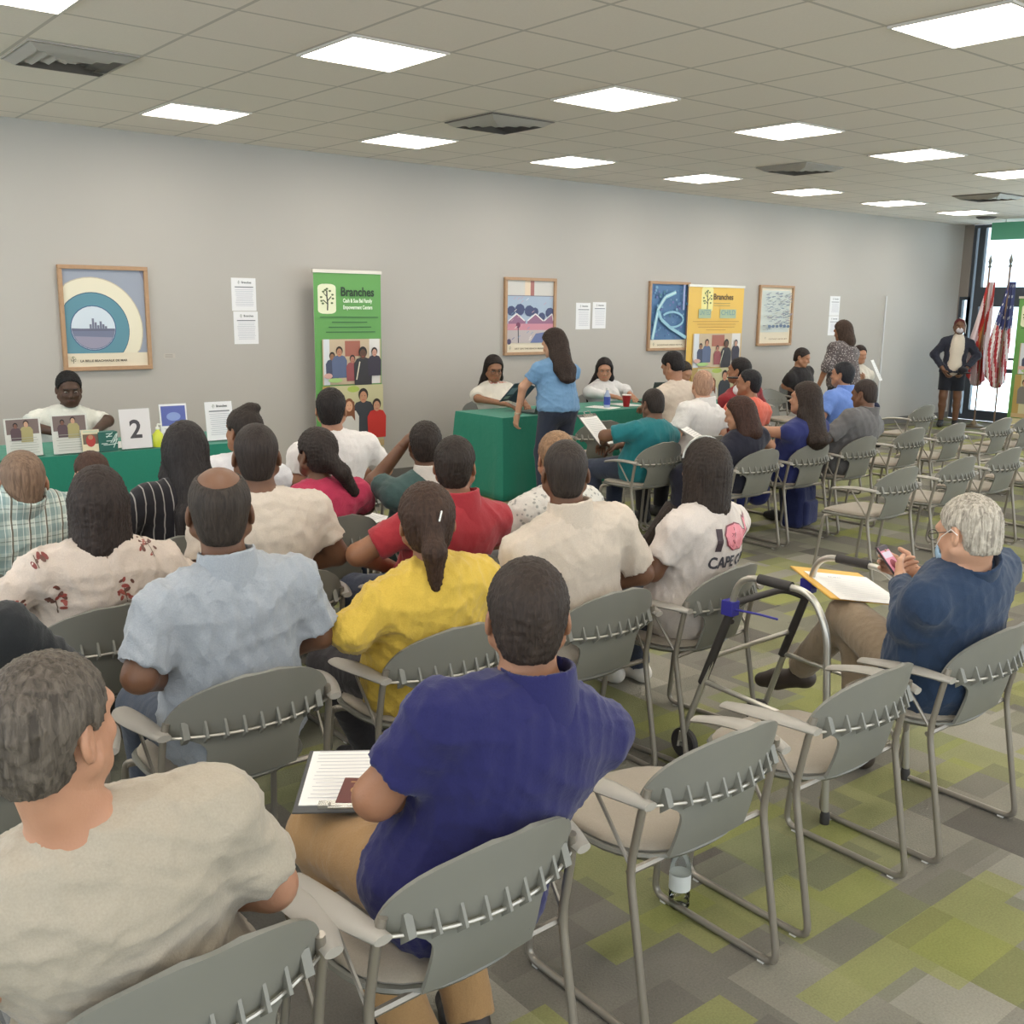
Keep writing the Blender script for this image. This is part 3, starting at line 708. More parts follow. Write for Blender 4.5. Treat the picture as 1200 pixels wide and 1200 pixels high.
def chair(x, y, rz, label):
    global CH_used
    o = copy_tree(CH) if CH_used else CH; CH_used = True
    o.location = (x, y, 0); o.rotation_euler = (0, 0, rz); o['label'] = label; o['category'] = 'chair'; o['group'] = 'grey stacking armchairs'
    return o
OCC = 'grey finned-back armchair under '
EMP = 'empty grey armchair with tan seat, '
for a in [(.54, 1.42, .06, OCC+'the grey-haired man in the beige T-shirt'), (1.13, 1.42, .03, OCC+'the man in the royal blue polo'),
          (1.88, 1.47, 0, EMP+'nearest the camera, right of the royal blue polo'), (2.55, 1.49, 0, EMP+'between the nearest empty chair and white-haired man'),
          (3.22, 1.47, 0, OCC+'the white-haired man in the dark blue jacket'),
          (.5, 2.5, 0, OCC+'the person in black cut off at the left edge'), (1.14, 2.5, 0, OCC+'the balding man in the light blue shirt'), (1.82, 2.5, -.02, OCC+'the woman in the yellow cardigan'),
          (2.5, 2.5, 0, OCC+'the man in the cream shirt'), (3.12, 2.48, .12, OCC+'the woman in the whale T-shirt'),
          (1.02, 3.34, 0, OCC+'the woman in the floral blouse'), (1.7, 3.4, 0, OCC+'the heavy man in the cream T-shirt'), (2.36, 3.22, 0, OCC+'the man in the red polo'), (3.02, 3.3, 0, OCC+'the man in the leaf-patterned shirt'),
          (.88, 4.05, 0, OCC+'the man in the plaid shirt'), (1.62, 4.2, 0, OCC+'the long-haired woman in black stripes'), (2.35, 4.18, 0, OCC+'the woman in the magenta top'), (2.95, 4.1, 0, OCC+'the boy in the dark green polo'),
          (1.42, 4.95, 0, OCC+'the small child at the left table'), (.72, 4.95, 0, OCC+'the person in the green cap'), (2.15, 4.9, 0, OCC+'the person in white with the hair knot'), (2.88, 5.0, 0, OCC+'the man in the white T-shirt by the green banner'),
          (5.6, 5.15, 0, OCC+'the man in the teal T-shirt'), (6.2, 6.42, -.2, 'empty grey stacking armchair standing in front of the right green table'),
          (6.2, 5.2, 0, OCC+'the bald man in the white polo'), (6.88, 5.32, 0, OCC+'the man in the coral shirt'), (5.92, 4.5, 0, OCC+'the brown-haired woman in the navy dress'),
          (6.56, 4.52, 0, OCC+'the woman in the sleeveless blue dress'), (7.2, 4.52, 0, OCC+'the man in the grey shirt'), (8.1, 4.62, 0, EMP+'directly right of the grey-shirted man'),
          (8.78, 4.62, 0, EMP+'second to the right of the grey-shirted man'), (9.6, 4.6, 0, EMP+'third to the right of the grey-shirted man'), (10.2, 4.62, 0, EMP+'fourth to the right of the grey-shirted man'),
          (6.02, 3.48, 0, EMP+'alone behind the blue dress woman and the backpack'), (6.8, 3.5, 0, EMP+'just above the white-haired man\'s head'),
          (7.55, 3.54, 0, EMP+'upper right of the white-haired man, beside the picture edge'), (8.25, 3.54, 0, EMP+'cut by the right picture edge above the white-haired man'),
          (7.35, 6.4, 0, OCC+'the dark-haired man in pale beige at the right table'), (7.95, 6.15, 0, OCC+'the man in the dark red shirt'), (8.45, 5.45, 0, OCC+'the man in the sky blue shirt'),
          (10.15, 5.68, 0, EMP+'farthest one, in front of the standing child'), (8.35, 6.75, .2, EMP+'behind the dark red and coral shirts'), (10.3, 7.8, PI*.96, 'empty grey armchair against the wall facing the room, pale front of its back showing'),
          (2.15, 8.3, PI, OCC+'the man seated behind the left table'), (6.3, 8.35, PI, OCC+'the woman reading a folder behind the right table'), (7.8, 8.35, PI, OCC+'the long-haired woman typing behind the right table'),
          (8.85, 8.3, PI, OCC+'the white-sleeved helper behind the right table'), (11.4, 8.35, PI, OCC+'the man in black seated by the wall'), (12.3, 8.1, PI*.9, OCC+'the seated woman in white holding a paper')]:
    chair(*a)

# ================================================================ TABLES AND CLOTHS
def table(x0, x1, y0, y1, lab, cl):
    r = empty('folding_table', ((x0+x1)/2, (y0+y1)/2, 0), 0, lab, 'table'); w2, d2 = (x1-x0)/2-.02, (y1-y0)/2-.02
    MB().box(-w2, w2, -d2, d2, .705, .733).build('tabletop', mat('table_white', (210, 208, 200), .5), r)
    for sx in (-1, 1):
        for sy in (-1, 1): MB().tube([(sx*(w2-.12), sy*(d2-.06), .705), (sx*(w2-.12), sy*(d2-.06), .35), (sx*(w2-.10), sy*(d2-.04), 0)], .014).build('leg', FRAME, r)
    m = MB(); hx, hy = (x1-x0)/2, (y1-y0)/2; per = []; N = 240; L = 4*(hx+hy)
    for k in range(N):
        s = L*k/N
        if s < 2*hx: p = (-hx+s, -hy); nn = (0, -1)
        elif s < 2*hx+2*hy: p = (hx, -hy+s-2*hx); nn = (1, 0)
        elif s < 4*hx+2*hy: p = (hx-(s-2*hx-2*hy), hy); nn = (0, 1)
        else: p = (-hx, hy-(s-4*hx-2*hy)); nn = (-1, 0)
        per.append((p, nn, s))
    vs = []; R = 12
    for i in range(R+1):
        z = .745-.738*i/R
        for (p, nn, s) in per:
            a = i/R; cr = max(0, 1-min(abs(abs(p[0])-hx)+abs(abs(p[1])-hy), .3)/.3); o = .004+a*(.018*math.sin(s*9+math.sin(s*3.1)*2)+.018)+a*.05*cr
            if i == 0: o = 0
            cx = (1 if p[0] > 0 else -1)*cr*a*.04; vs.append((p[0]+nn[0]*o+cx*(nn[0] == 0), p[1]+nn[1]*o, z))
    fs = [(i*N+k, i*N+(k+1) % N, (i+1)*N+(k+1) % N, (i+1)*N+k) for i in range(R) for k in range(N)]
    fs = [f[::-1] for f in fs] + [tuple(range(N))]; m.add(vs, fs)
    o = m.build('tablecloth', GREENCLOTH, None, 50); o.location = ((x0+x1)/2, (y0+y1)/2, 0)
    so = o.modifiers.new('thickness', 'SOLIDIFY'); so.thickness = .003
    return tag(o, cl, 'tablecloth', 'green tablecloths')
table(-.6, 3.2, 6.95, 7.68, 'left folding table hidden under its green cloth, with leaflets on top', 'green tablecloth on the left table with the leaflets and the number 2 sign')
table(5.71, 8.9, 7.2, 7.92, 'right folding table hidden under its green cloth, with laptops on top', 'green tablecloth on the right table with the laptops')

# ================================================================ PICTURES ON THE WALL
WOOD = mat('oak_frame', (176, 140, 106), .5, noise=.15, nscale=30)
def picture(x0, x1, z0, z1, lab, draw, tilt=0):
    r = empty('framed_picture', ((x0+x1)/2, WALL_Y-.002, (z0+z1)/2), 0, lab, 'picture', 'framed pictures on the wall'); w2, h2 = (x1-x0)/2, (z1-z0)/2; f = .032
    MB().box(-w2, w2, -.035, -.0, h2-f, h2).box(-w2, w2, -.035, 0, -h2, -h2+f).box(-w2, -w2+f, -.035, 0, -h2+f, h2-f).box(w2-f, w2, -.035, 0, -h2+f, h2-f).build('frame', WOOD, r, bevel=.003)
    p = Print(); a, b, c, d = -w2+f, w2-f, -h2+f, h2-f; p.rect(a, b, c, d, (226, 214, 190)); draw(p, a, b, c, d); p.build('print', r, -.012)
    r.rotation_euler.x = tilt
def tree_logo(p, x, z, s, dark=(52, 58, 44), leaf=(96, 112, 70), bgc=(232, 234, 200)):
    if bgc: p.poly([(x+s*.5*max(-1, min(1, 1.25*math.copysign(abs(math.cos(a))**.6, math.cos(a)))), z+s*.72*math.copysign(abs(math.sin(a))**.6, math.sin(a))) for a in [2*PI*k/28 for k in range(28)]], bgc)
    p.line([(x+.02*s, z-.55*s), (x+.04*s, z-.2*s), (x, z+.1*s), (x, z+.4*s)], .07*s, dark); p.line([(x+.04*s, z-.25*s), (x-.22*s, z-.05*s)], .05*s, dark); p.line([(x+.02*s, z-.1*s), (x+.24*s, z+.12*s)], .05*s, dark)
    p.line([(x, z+.1*s), (x-.18*s, z+.28*s)], .04*s, dark)
    for dx, dz in ((-.3, -.1), (-.32, .08), (-.2, .34), (0, .48), (.16, .38), (.3, .2), (.32, .02), (.26, -.2), (-.1, .42), (-.24, -.22)):
        p.disc(x+dx*s, z+dz*s, .075*s, leaf, .05*s, 8)
def arc_pic(p, a, b, c, d):
    h = d-c; z0 = c+.14*h; cx, cz = a+.34*(b-a), z0+.24*h; K = (a, b, z0, d)
    p.rect(a, b, z0, d, (128, 130, 148)); p.disc(cx, cz, .82*h, (152, 158, 172), clip=K); p.disc(cx, cz, .52*h, (196, 184, 158), .545*h, clip=K, n=48); p.disc(cx, cz, .51*h, (228, 220, 196), .535*h, clip=K, n=48)
    p.disc(cx, cz, .375*h, (60, 96, 118), .39*h, clip=K, n=48); p.disc(cx, cz, .368*h, (92, 140, 156), .38*h, clip=K, n=48)
    p.disc(cx, cz+.02*h, .235*h, (66, 92, 130)); p.disc(cx, cz+.02*h, .225*h, (206, 216, 226)); p.disc(cx, cz+.02*h, .222*h, (116, 122, 146), a0=PI*1.0, a1=PI*2)
    p.disc(cx, cz-.02*h, .20*h, (150, 146, 166), .17*h, a0=PI*1.08, a1=PI*1.92); p.rect(cx-.22*h, cx+.22*h, cz-.01*h, cz+.015*h, (104, 106, 128))
    for k, hh in enumerate((.05, .11, .07, .04, .08, .05, .03)): p.rect(cx-.04*h+k*.026*h, cx-.018*h+k*.026*h, cz+.01*h, cz+(.01+hh)*h, (118, 122, 142))
    tree_logo(p, a+.07*(b-a), c+.075*h, .07*h, bgc=None); p.text('LA BELLE BEACHWALK DE MAR', a+.15*(b-a), c+.05*h, .032*h, (90, 80, 70), .0008, width=.58*(b-a))
def house_pic(p, a, b, c, d):
    W, h = b-a, d-c; X = lambda u: a+u*W; Z = lambda v: c+v*h
    p.rect(a, b, Z(.13), d, (168, 184, 204)); p.rect(a, b, Z(.79), d, (206, 202, 196)); p.rect(X(.38), X(.5), Z(.79), d, (226, 206, 180)); p.rect(X(.5), X(.58), Z(.79), d, (170, 110, 104)); p.rect(a, b, Z(.785), Z(.795), (120, 116, 130))
    for u, v, r in ((.1, .58, .07), (.28, .6, .08), (.48, .58, .08), (.6, .57, .06), (.93, .55, .08), (.75, .5, .06)): p.disc(X(u), Z(v), r*W*1.3, (66, 74, 112), r*h, 9)
    for u in (.04, .44, .80): p.poly([(X(u), Z(.44)), (X(u+.18), Z(.54)), (X(min(1, u+.36)), Z(.44)), (X(min(1, u+.36)), Z(.36)), (X(u), Z(.36))], (150, 104, 132)); p.line([(X(u), Z(.44)), (X(u+.17), Z(.54)), (X(min(1, u+.34)), Z(.44))], .014, (232, 226, 226))
    p.rect(a, b, Z(.3), Z(.4), (204, 138, 152)); p.rect(a, b, Z(.13), Z(.31), (190, 178, 178)); p.poly([(X(.5), Z(.13)), (b, Z(.13)), (b, Z(.3)), (X(.62), Z(.26))], (104, 116, 160))
    p.line([(X(.25), Z(.13)), (X(.24), Z(.36))], .012, (52, 50, 62)); p.disc(X(.24), Z(.38), .03, (120, 60, 90)); p.disc(X(.05), Z(.15), .03, (80, 70, 100))
    for k in range(26): u, v = random.random(), .14+.64*random.random(); p.line([(X(u), Z(v)), (X(min(1, u+.05)), Z(v+.03))], .006, random.choice([(232, 228, 224), (90, 100, 150), (200, 160, 170), (120, 150, 180)]))
    tree_logo(p, X(.06), Z(.06), .05*h, bgc=None); p.text('ART ON THE BEACH MIAMI FEST', X(.15), Z(.04), .03*h, (120, 104, 80), .0006, width=.75*W)
def road_pic(p, a, b, c, d):
    W, h = b-a, d-c; X = lambda u: a+u*W; Z = lambda v: c+v*h
    p.rect(a, b, Z(.13), d, (78, 116, 158))
    for k in range(90):
        u, v = .02+.92*random.random(), .15+.8*random.random(); s = .012+.03*random.random(); p.rect(X(u), X(min(.99, u+s*1.4)), Z(v), Z(min(.99, v+s)), random.choice([(98, 140, 178), (60, 92, 140), (120, 160, 190), (70, 120, 140), (110, 112, 170)]))
    cv = [(.03, .14), (.1, .4), (.16, .62), (.34, .8), (.62, .88)]; p.line([(X(u), Z(v)) for u, v in cv], .045, (150, 200, 214)); p.line([(X(u), Z(v)) for u, v in cv], .012, (206, 226, 226))
    p.line([(X(u), Z(v)) for u, v in [(.15, .6), (.25, .45), (.5, .32), (.95, .16)]], .04, (146, 192, 208)); p.line([(X(.3+.3*math.cos(q)+.25), Z(.45+.12*math.sin(q))) for q in [k*.35-2 for k in range(14)]], .025, (140, 186, 206))
    p.rect(X(.82), X(.87), Z(.6), d, (150, 160, 200)); tree_logo(p, X(.06), Z(.06), .05*h, bgc=None); p.text('DOWNTOWN DESIGN FESTIVAL', X(.15), Z(.04), .03*h, (120, 104, 80), .0006, width=.7*W)
def sketch_pic(p, a, b, c, d):
    W, h = b-a, d-c; X = lambda u: a+u*W; Z = lambda v: c+v*h; p.rect(X(.05), X(.95), Z(.2), Z(.95), (206, 212, 206))
    for k in range(170):
        u, v = .08+.8*random.random(), .24+.66*random.random(); q = random.random()*.4-.1; p.line([(X(u), Z(v)), (X(min(.95, u+.1)), Z(v+q*.1))], .004+.005*random.random(), random.choice([(120, 134, 152), (150, 166, 176), (94, 110, 134), (178, 180, 160), (150, 140, 160)]))
    for k in range(6): p.disc(X(.2+.12*k), Z(.3+.02*random.random()), .035, (104, 122, 148), .02, 8)
    tree_logo(p, X(.08), Z(.1), .04*h, bgc=None); p.text('COCONUT GROVE ARTS', X(.18), Z(.07), .03*h, (150, 120, 80), .0006, width=.6*W)
picture(2.44, 3.15, 1.165, 2.0, 'oak-framed picture of blue and cream arches, above the man at the left table', arc_pic)
picture(6.93, 7.65, 1.2, 2.02, 'oak-framed picture of pink houses and blue trees, behind the standing woman', house_pic)
picture(9.12, 9.83, 1.21, 2.03, 'oak-framed blue picture of looping roads, left of the yellow banner', road_pic)
picture(11.19, 11.92, 1.24, 2.03, 'oak-framed pale line drawing, right of the yellow banner', sketch_pic)
# paper notices
def lines(p, x0, x1, z0, z1, n, rgb, wd=.0028, ragged=.15):
    for k in range(n):
        z = z1-(z1-z0)*k/max(1, n-1); e = (x1-x0)*ragged*random.random()*.5; p.line([(x0+e, z), (x1-e, z)], wd, rgb)
def sheet(p, x0, x1, z0, z1, logo=True):
    W = x1-x0; p.rect(x0, x1, z0, z1, (238, 237, 238)); cx = (x0+x1)/2
    if logo: tree_logo(p, cx-W*.2, z1-W*.16, W*.13, bgc=None); p.text('Branches', cx-W*.1, z1-W*.19, W*.11, (80, 84, 86), .0006)
    p.line([(x0+W*.12, z1-W*.33), (x1-W*.12, z1-W*.33)], .008, (120, 122, 128)); lines(p, x0+W*.12, x1-W*.12, z0+W*.2, z1-W*.43, 11, (176, 176, 186))
def notice(x0, x1, z0, z1, n, lab):
    r = empty('paper_notice', ((x0+x1)/2, WALL_Y-.001, (z0+z1)/2), 0, lab, 'notice', 'white paper notices on the wall'); w2, h2 = (x1-x0)/2, (z1-z0)/2
    MB().box(-w2, w2, -.001, 0, -h2, h2).build('sheet', WHITEP, r); p = Print()
    for k in range(n): sheet(p, -w2, w2, -h2+2*h2*k/n, -h2+2*h2*(k+1)/n-.003)
    p.build('print', r, -.002)
notice(3.89, 4.12, 1.65, 1.935, 1, 'upper white paper notice in the column left of the green banner')
notice(3.90, 4.13, 1.36, 1.645, 1, 'lower white paper notice in the column left of the green banner')
notice(7.97, 8.19, 1.47, 1.765, 1, 'left white paper notice of the pair above the woman typing')
notice(8.225, 8.435, 1.48, 1.775, 1, 'right white paper notice of the pair above the woman typing')
notice(12.79, 13.03, 1.365, 1.635, 1, 'lower white paper notice by the spotted blouse'); notice(12.79, 13.03, 1.64, 1.91, 1, 'upper white paper notice by the spotted blouse')
r = empty('picture_caption', (3.31, WALL_Y-.001, 1.27), 0, 'tiny caption label on the wall right of the arch picture', 'label'); p = Print(); p.rect(-.05, .05, -.02, .02, (190, 182, 172)); lines(p, -.04, .03, -.01, .01, 3, (130, 122, 116)); p.build('print', r, -.001)

# ================================================================ ROLL-UP BANNERS
def figure(p, x, z, s, skin_, hair_, shirt, long=False):
    p.poly([(x-.30*s, z-.95*s), (x-.32*s, z-.32*s), (x-.22*s, z-.16*s), (x, z-.10*s), (x+.22*s, z-.16*s), (x+.32*s, z-.32*s), (x+.30*s, z-.95*s)], shirt)
    if long: p.poly([(x-.17*s, z-.45*s), (x-.17*s, z+.1*s), (x, z+.2*s), (x+.17*s, z+.1*s), (x+.19*s, z-.45*s), (x+.08*s, z-.3*s), (x-.08*s, z-.3*s)], hair_)
    p.disc(x, z+.04*s, .145*s, hair_, .17*s, 16); p.disc(x, z-.02*s, .11*s, skin_, .15*s, 16)
    for e in (-.045, .045): p.disc(x+e*s, z+.01*s, .014*s, (50, 36, 30), .01*s, 6)
    p.line([(x-.04*s, z-.09*s), (x+.04*s, z-.09*s)], .012*s, (180, 70, 70))
def group_photo1(p, x0, x1, z0, z1):
    W, h = x1-x0, z1-z0; p.rect(x0, x1, z0, z1, (198, 178, 150)); p.rect(x0+.02*W, x0+.12*W, z0, z1, (214, 218, 222)); p.rect(x0+.38*W, x0+.64*W, z0+.62*h, z1-.04*h, (164, 100, 84)); p.rect(x1-.2*W, x1-.02*W, z0, z1, (222, 218, 214))
    figure(p, x0+.16*W, z0+.62*h, .5*h, (150, 110, 84), (40, 34, 32), (70, 76, 100)); figure(p, x0+.28*W, z0+.72*h, .6*h, (186, 134, 104), (54, 40, 32), (92, 104, 136))
    figure(p, x0+.5*W, z0+.55*h, .5*h, (176, 120, 100), (60, 44, 40), (150, 80, 84)); figure(p, x0+.68*W, z0+.68*h, .74*h, (96, 66, 50), (38, 34, 32), (56, 54, 58)); figure(p, x0+.88*W, z0+.7*h, .55*h, (196, 150, 130), (50, 38, 36), (58, 52, 66))
    p.line([(x0+.62*W, z0+.5*h), (x0+.56*W, z0+.1*h)], .012, (222, 214, 190)); p.disc(x0+.2*W, z0+.1*h, .12*W, (170, 204, 130), .05*h); p.disc(x0+.08*W, z0+.2*h, .07*W, (214, 170, 160), .06*h)
def group_photo2(p, x0, x1, z0, z1):
    W, h = x1-x0, z1-z0; p.rect(x0, x1, z0, z1, (196, 190, 150)); p.disc(x0+.5*W, z1-.06*h, .1*W, (170, 190, 90), .05*h); p.rect(x0, x0+.12*W, z0, z1, (178, 150, 86))
    figure(p, x0+.2*W, z0+.8*h, .5*h, (196, 146, 110), (60, 46, 34), (120, 116, 110)); figure(p, x0+.66*W, z0+.82*h, .62*h, (190, 138, 108), (44, 36, 30), (58, 60, 66)); figure(p, x0+.42*W, z0+.68*h, .56*h, (214, 164, 132), (126, 78, 50), (206, 202, 196), True)
    figure(p, x0+.88*W, z0+.66*h, .55*h, (196, 146, 118), (52, 42, 34), (190, 50, 44)); p.rect(x0, x1, z0, z0+.1*h, (190, 164, 120))
def banner(x0, x1, y, zt, base, lab, yellow=False, rz=0, ctr=None):
    W = x1-x0; r = empty('rollup_banner', ((x0+x1)/2, y, 0) if ctr is None else ctr, rz, lab, 'banner', 'roll-up banners'); a, b = -W/2, W/2
    MB().box(a, b, 0, .003, .06, zt-.02).build('banner_sheet', mat('banner_back', (225, 222, 214), .5), r)
    MB().box(a-.008, b+.008, -.012, .014, zt-.022, zt+.008).build('top_rail', mat('rail', (214, 206, 192), .35, .4), r)
    MB().box(a-.01, b+.01, -.09, .09, 0, .075).build('base', mat('rail', (214, 206, 192)), r, bevel=.01)
    MB().tube([(0, .03, .07), (0, .012, zt-.01)], .008).build('support_pole', FRAME, r)
    p = Print(); p.rect(a, b, .06, zt-.02, base); z = zt-.02; s = W/.72
    if not yellow:
        tree_logo(p, a+.19*W, z-.235, .19*s); p.text('Branches', a+.385*W, z-.205, .115*s, (44, 66, 44), .003, width=.5*W)
        p.text('Cash & Sue Bel Family', a+.42*W, z-.265, .05*s, (232, 244, 222), .0015, width=.44*W); p.text('Empowerment Centers', a+.42*W, z-.325, .05*s, (232, 244, 222), .0015, width=.44*W)
        for k, (u, v) in enumerate(((.08, .95), (.25, .78), (.2, .84), (.16, .9))): lines(p, a+u*W, a+v*W, z-.40-.045*k, z-.40-.045*k, 1, (58, 104, 60), .009, .0)
        zs = z-.60
    else:
        tree_logo(p, a+.33*W, z-.15, .15*s, bgc=(236, 226, 150)); p.text('Branches', a+.43*W, z-.15, .07*s, (92, 72, 40), .002, width=.36*W); lines(p, a+.44*W, a+.74*W, z-.225, z-.195, 2, (170, 150, 80), .008, 0)
        p.rect(a+.18*W, a+.4*W, z-.38, z-.27, (168, 184, 150)); p.rect(a+.56*W, a+.86*W, z-.38, z-.27, (168, 184, 150)); p.text('UNITED', a+.19*W, z-.34, .06*s, (120, 150, 150), .001, width=.2*W); p.text('CHILD', a+.58*W, z-.34, .06*s, (120, 150, 150), .001, width=.26*W)
        for k, (u, v) in enumerate(((.08, .92), (.16, .86), (.18, .84), (.32, .68))): lines(p, a+u*W, a+v*W, z-.42-.035*k, z-.42-.035*k, 1, (186, 140, 60), .007, .0)
        zs = z-.57
    group_photo1(p, a+.1*W, b-.02*W, zs-.42, zs); group_photo2(p, a+.08*W, b-.0*W, zs-1.02, zs-.43)
    p.rect(a, b, .06, zs-1.03, (200, 190, 150)); p.build('banner_print', r, -.002); return r
banner(4.60, 5.31, 8.58, 2.02, (100, 160, 84), 'tall green roll-up banner with tree logo and group photos, left of the right table')
banner(9.77, 10.82, 8.69, 2.0, (228, 186, 84), 'yellow roll-up banner with tree logo between two framed pictures', True)
banner(0, .8, 0, 1.93, (106, 160, 84), 'green banner cut off by the right picture edge beside the flags', rz=-PI/2, ctr=(14.5, 6.50, 0))
r = empty('exit_sign', (15.6, 7.45, CEIL-.17), -PI/2, 'hanging green sign above the glass doors at the top right corner', 'sign')
MB().box(-.5, .28, -.02, .02, -.12, .13).build('sign_board', mat('sign_green', (96, 172, 140), .5), r); MB().tube([(-.3, 0, .12), (-.3, 0, .17)], .006).tube([(.2, 0, .12), (.2, 0, .17)], .006).build('hanger', FRAME, r)

# ================================================================ FLAGS
def flag(x, y, lab, kind, lean=.0):
    r = empty('flag', (x, y, 0), -1.1, lab, 'flag')
    MB().lathe([(.14, 0), (.14, .02), (.05, .05), (.025, .10), (.018, .10)]).build('floor_stand', mat('brass_dark', (120, 104, 80), .4, .4), r)
    MB().tube([(0, 0, .08), (0, 0, 2.36)], .013, 10).build('pole', mat('pole_wood', (120, 96, 74), .4), r)
    MB().lathe([(.02, 2.36), (.026, 2.38), (.01, 2.40), (.028, 2.45), (.001, 2.55)]).build('finial', mat('finial', (110, 112, 104), .35, .5), r)
    m = MB(); nu, nv = 40, 40
    def fn(u, v):   # u along width folded, v down
        sp_ = .09+.20*min(1, v*1.4)**1.2; x_ = .09-u*sp_; fold = .035*math.sin(u*19+v*2)*min(1, .3+v); drop = 1.45+.16*math.sin(u*3.1)-(.15*u)
        return (x_+.012*math.sin(u*23+v*3), fold, 2.15-v*drop+.0)
    m.grid(fn, nu, nv); 
    for k in range(nu*nv):
        u, v = (k//nv+.5)/nu, (k % nv+.5)/nv
        if kind == 'us':
            c = (58, 64, 112) if v < .46 and u < 1 else ((176, 52, 60) if int(u*13+v*7) % 2 == 0 else (226, 216, 214))
            if v < .46 and (k//nv) % 4 == 1 and (k % nv) % 4 == 1: c = (224, 224, 230)
        else:
            dd = abs(u-.5)*1.2+abs(v-.5)*.8; c = (176, 44, 40) if abs((u-v*.9)) < .12 or abs((u+v*.9)-1) < .12 else (226, 206, 206)
            if dd < .16: c = (176, 120, 60)
        m.c[k] = srgb(*c)
    o = m.build('cloth', INK, r, 180); so = o.modifiers.new('thickness', 'SOLIDIFY'); so.thickness = .002
flag(15.35, 7.80, 'red and white flag on a pole, left of the striped flag by the doors', 'fl')
flag(15.2, 7.42, 'United States flag hanging on a pole before the glass doors', 'us')

# ================================================================ TABLE THINGS
def sign_holder(x0, x1, y, zt, lab, draw, z0=.747, cat='sign holder', lean=.12):
    W = x1-x0; h_ = zt-z0; r = empty('acrylic_sign_holder', ((x0+x1)/2, y, z0), 0, lab, cat, 'sign holders on the left table'); m = MB().box(-W/2, W/2, -.002, .0, 0, h_).box(-W/2, W/2, -.04, .05, 0, .004)
    m.build('acrylic', CLEAR, r); s_ = MB().box(-W/2+.003, W/2-.003, .001, .002, .004, h_-.003).build('paper', WHITEP, r)
    p = Print(); draw(p, -W/2+.003, W/2-.003, .005, h_-.003); p.build('print', r, -.0035); r.rotation_euler.x = -lean
def leaflet(p, a, b, c, d):
    p.rect(a, b, c, d, (214, 214, 206)); h = d-c; p.rect(a+.01, b-.01, d-.42*h, d-.03*h, (120, 104, 100)); figure(p, a+.6*(b-a), d-.16*h, .12, (200, 160, 130), (60, 44, 40), (170, 160, 110)); figure(p, a+.3*(b-a), d-.2*h, .10, (120, 84, 70), (40, 34, 34), (90, 70, 76))
    lines(p, a+.02, b-.02, c+.02, d-.52*h, 7, (168, 170, 160), .003)
def num2(p, a, b, c, d): p.rect(a, b, c, d, (226, 222, 222)); p.text('2', (a+b)/2, c+.27*(d-c), .17, (70, 66, 70), .004, 'CENTER')
def bluepic(p, a, b, c, d): p.rect(a, b, c, d, (238, 238, 240)); h = d-c; p.rect(a+.01, b-.01, c+.45*h, d-.05*h, (92, 104, 176)); p.disc((a+b)/2, c+.68*h, .05, (140, 160, 214), .03); lines(p, a+.02, b-.02, c+.05, c+.38*h, 4, (180, 180, 186))
def red_leaf(p, a, b, c, d): p.rect(a, b, c, d, (226, 214, 180)); h = d-c; p.rect(a+.008, b-.008, c+.35*h, d-.2*h, (110, 96, 80)); p.disc((a+b)/2, c+.5*h, .03, (176, 60, 54), .04); p.disc((a+b)/2, c+.66*h, .016, (180, 130, 100)); p.rect(a+.01, b-.01, d-.14*h, d-.04*h, (200, 206, 180))
sign_holder(1.58, 1.80, 7.02, .995, 'clear stand with a photo leaflet, leftmost on the left table', leaflet); sign_holder(1.855, 2.085, 7.0, 1.005, 'clear stand with a large photo leaflet in front of the seated helper', leaflet)
sign_holder(2.03, 2.15, 6.985, .90, 'small clear stand with a red and yellow leaflet', red_leaf); sign_holder(2.29, 2.50, 7.0, 1.02, 'white table sign with a large number 2', num2)
sign_holder(2.60, 2.80, 7.1, 1.03, 'clear stand with a blue picture sheet, right of the yellow bottle', bluepic); sign_holder(2.93, 3.14, 7.1, 1.03, 'clear stand with a printed Branches letter at the right end of the left table', lambda p, a, b, c, d: sheet(p, a, b, c, d))
r = empty('patterned_box', (2.20, 7.02, .747), 0, 'small dark green box with white line pattern on the left table', 'box'); MB().box(-.062, .062, -.04, .04, 0, .13).build('box_body', mat('box_green', (40, 100, 90), .5), r, bevel=.003)
p = Print()
for k in range(14): u = -.055+.11*random.random(); v = .01+.11*random.random(); p.line([(u, v), (max(-.058, min(.058, u+.04)), min(.125, v+.03*random.choice([-1, 1])+.03))], .005, (206, 226, 218))
p.build('print', r, -.041)
r = empty('pump_bottle', (2.55, 7.03, .747), 0, 'yellow pump bottle of hand gel beside the number 2 sign', 'bottle'); MB().lathe([(.001, 0), (.034, 0), (.036, .01), (.035, .085), (.014, .11), (.013, .12)]).build('bottle_body', mat('gel', (206, 214, 60), .3), r)
MB().lathe([(.014, .12), (.014, .135), (.005, .135), (.005, .155)]).tube([(0, 0, .155), (.03, 0, .15)], .006).build('pump', mat('pump_white', (236, 236, 226), .4), r)
def papers(x, y, z, rz, w_, l_, lab, n=3, tilt=0, rgb=(238, 236, 232)):
    r = empty('paper_stack', (x, y, z), rz, lab, 'papers'); 
    for k in range(n): o = MB().box(-w_/2, w_/2, -l_/2, l_/2, .0012*k, .0012*k+.0009).build('sheet', mat('paper_%d_%d_%d' % rgb, rgb, .6), r); o.rotation_euler.z = .05*(k-1)
    pr = Print(); pr.m.v = []; lines(pr, -w_/2+.02, w_/2-.02, -l_/2+.03, l_/2-.03, 12, (150, 150, 160)); o = pr.build('print', r); o.rotation_euler.x = -PI/2; o.location.z = .0012*n+.0006; r.rotation_euler.x = tilt
    return r
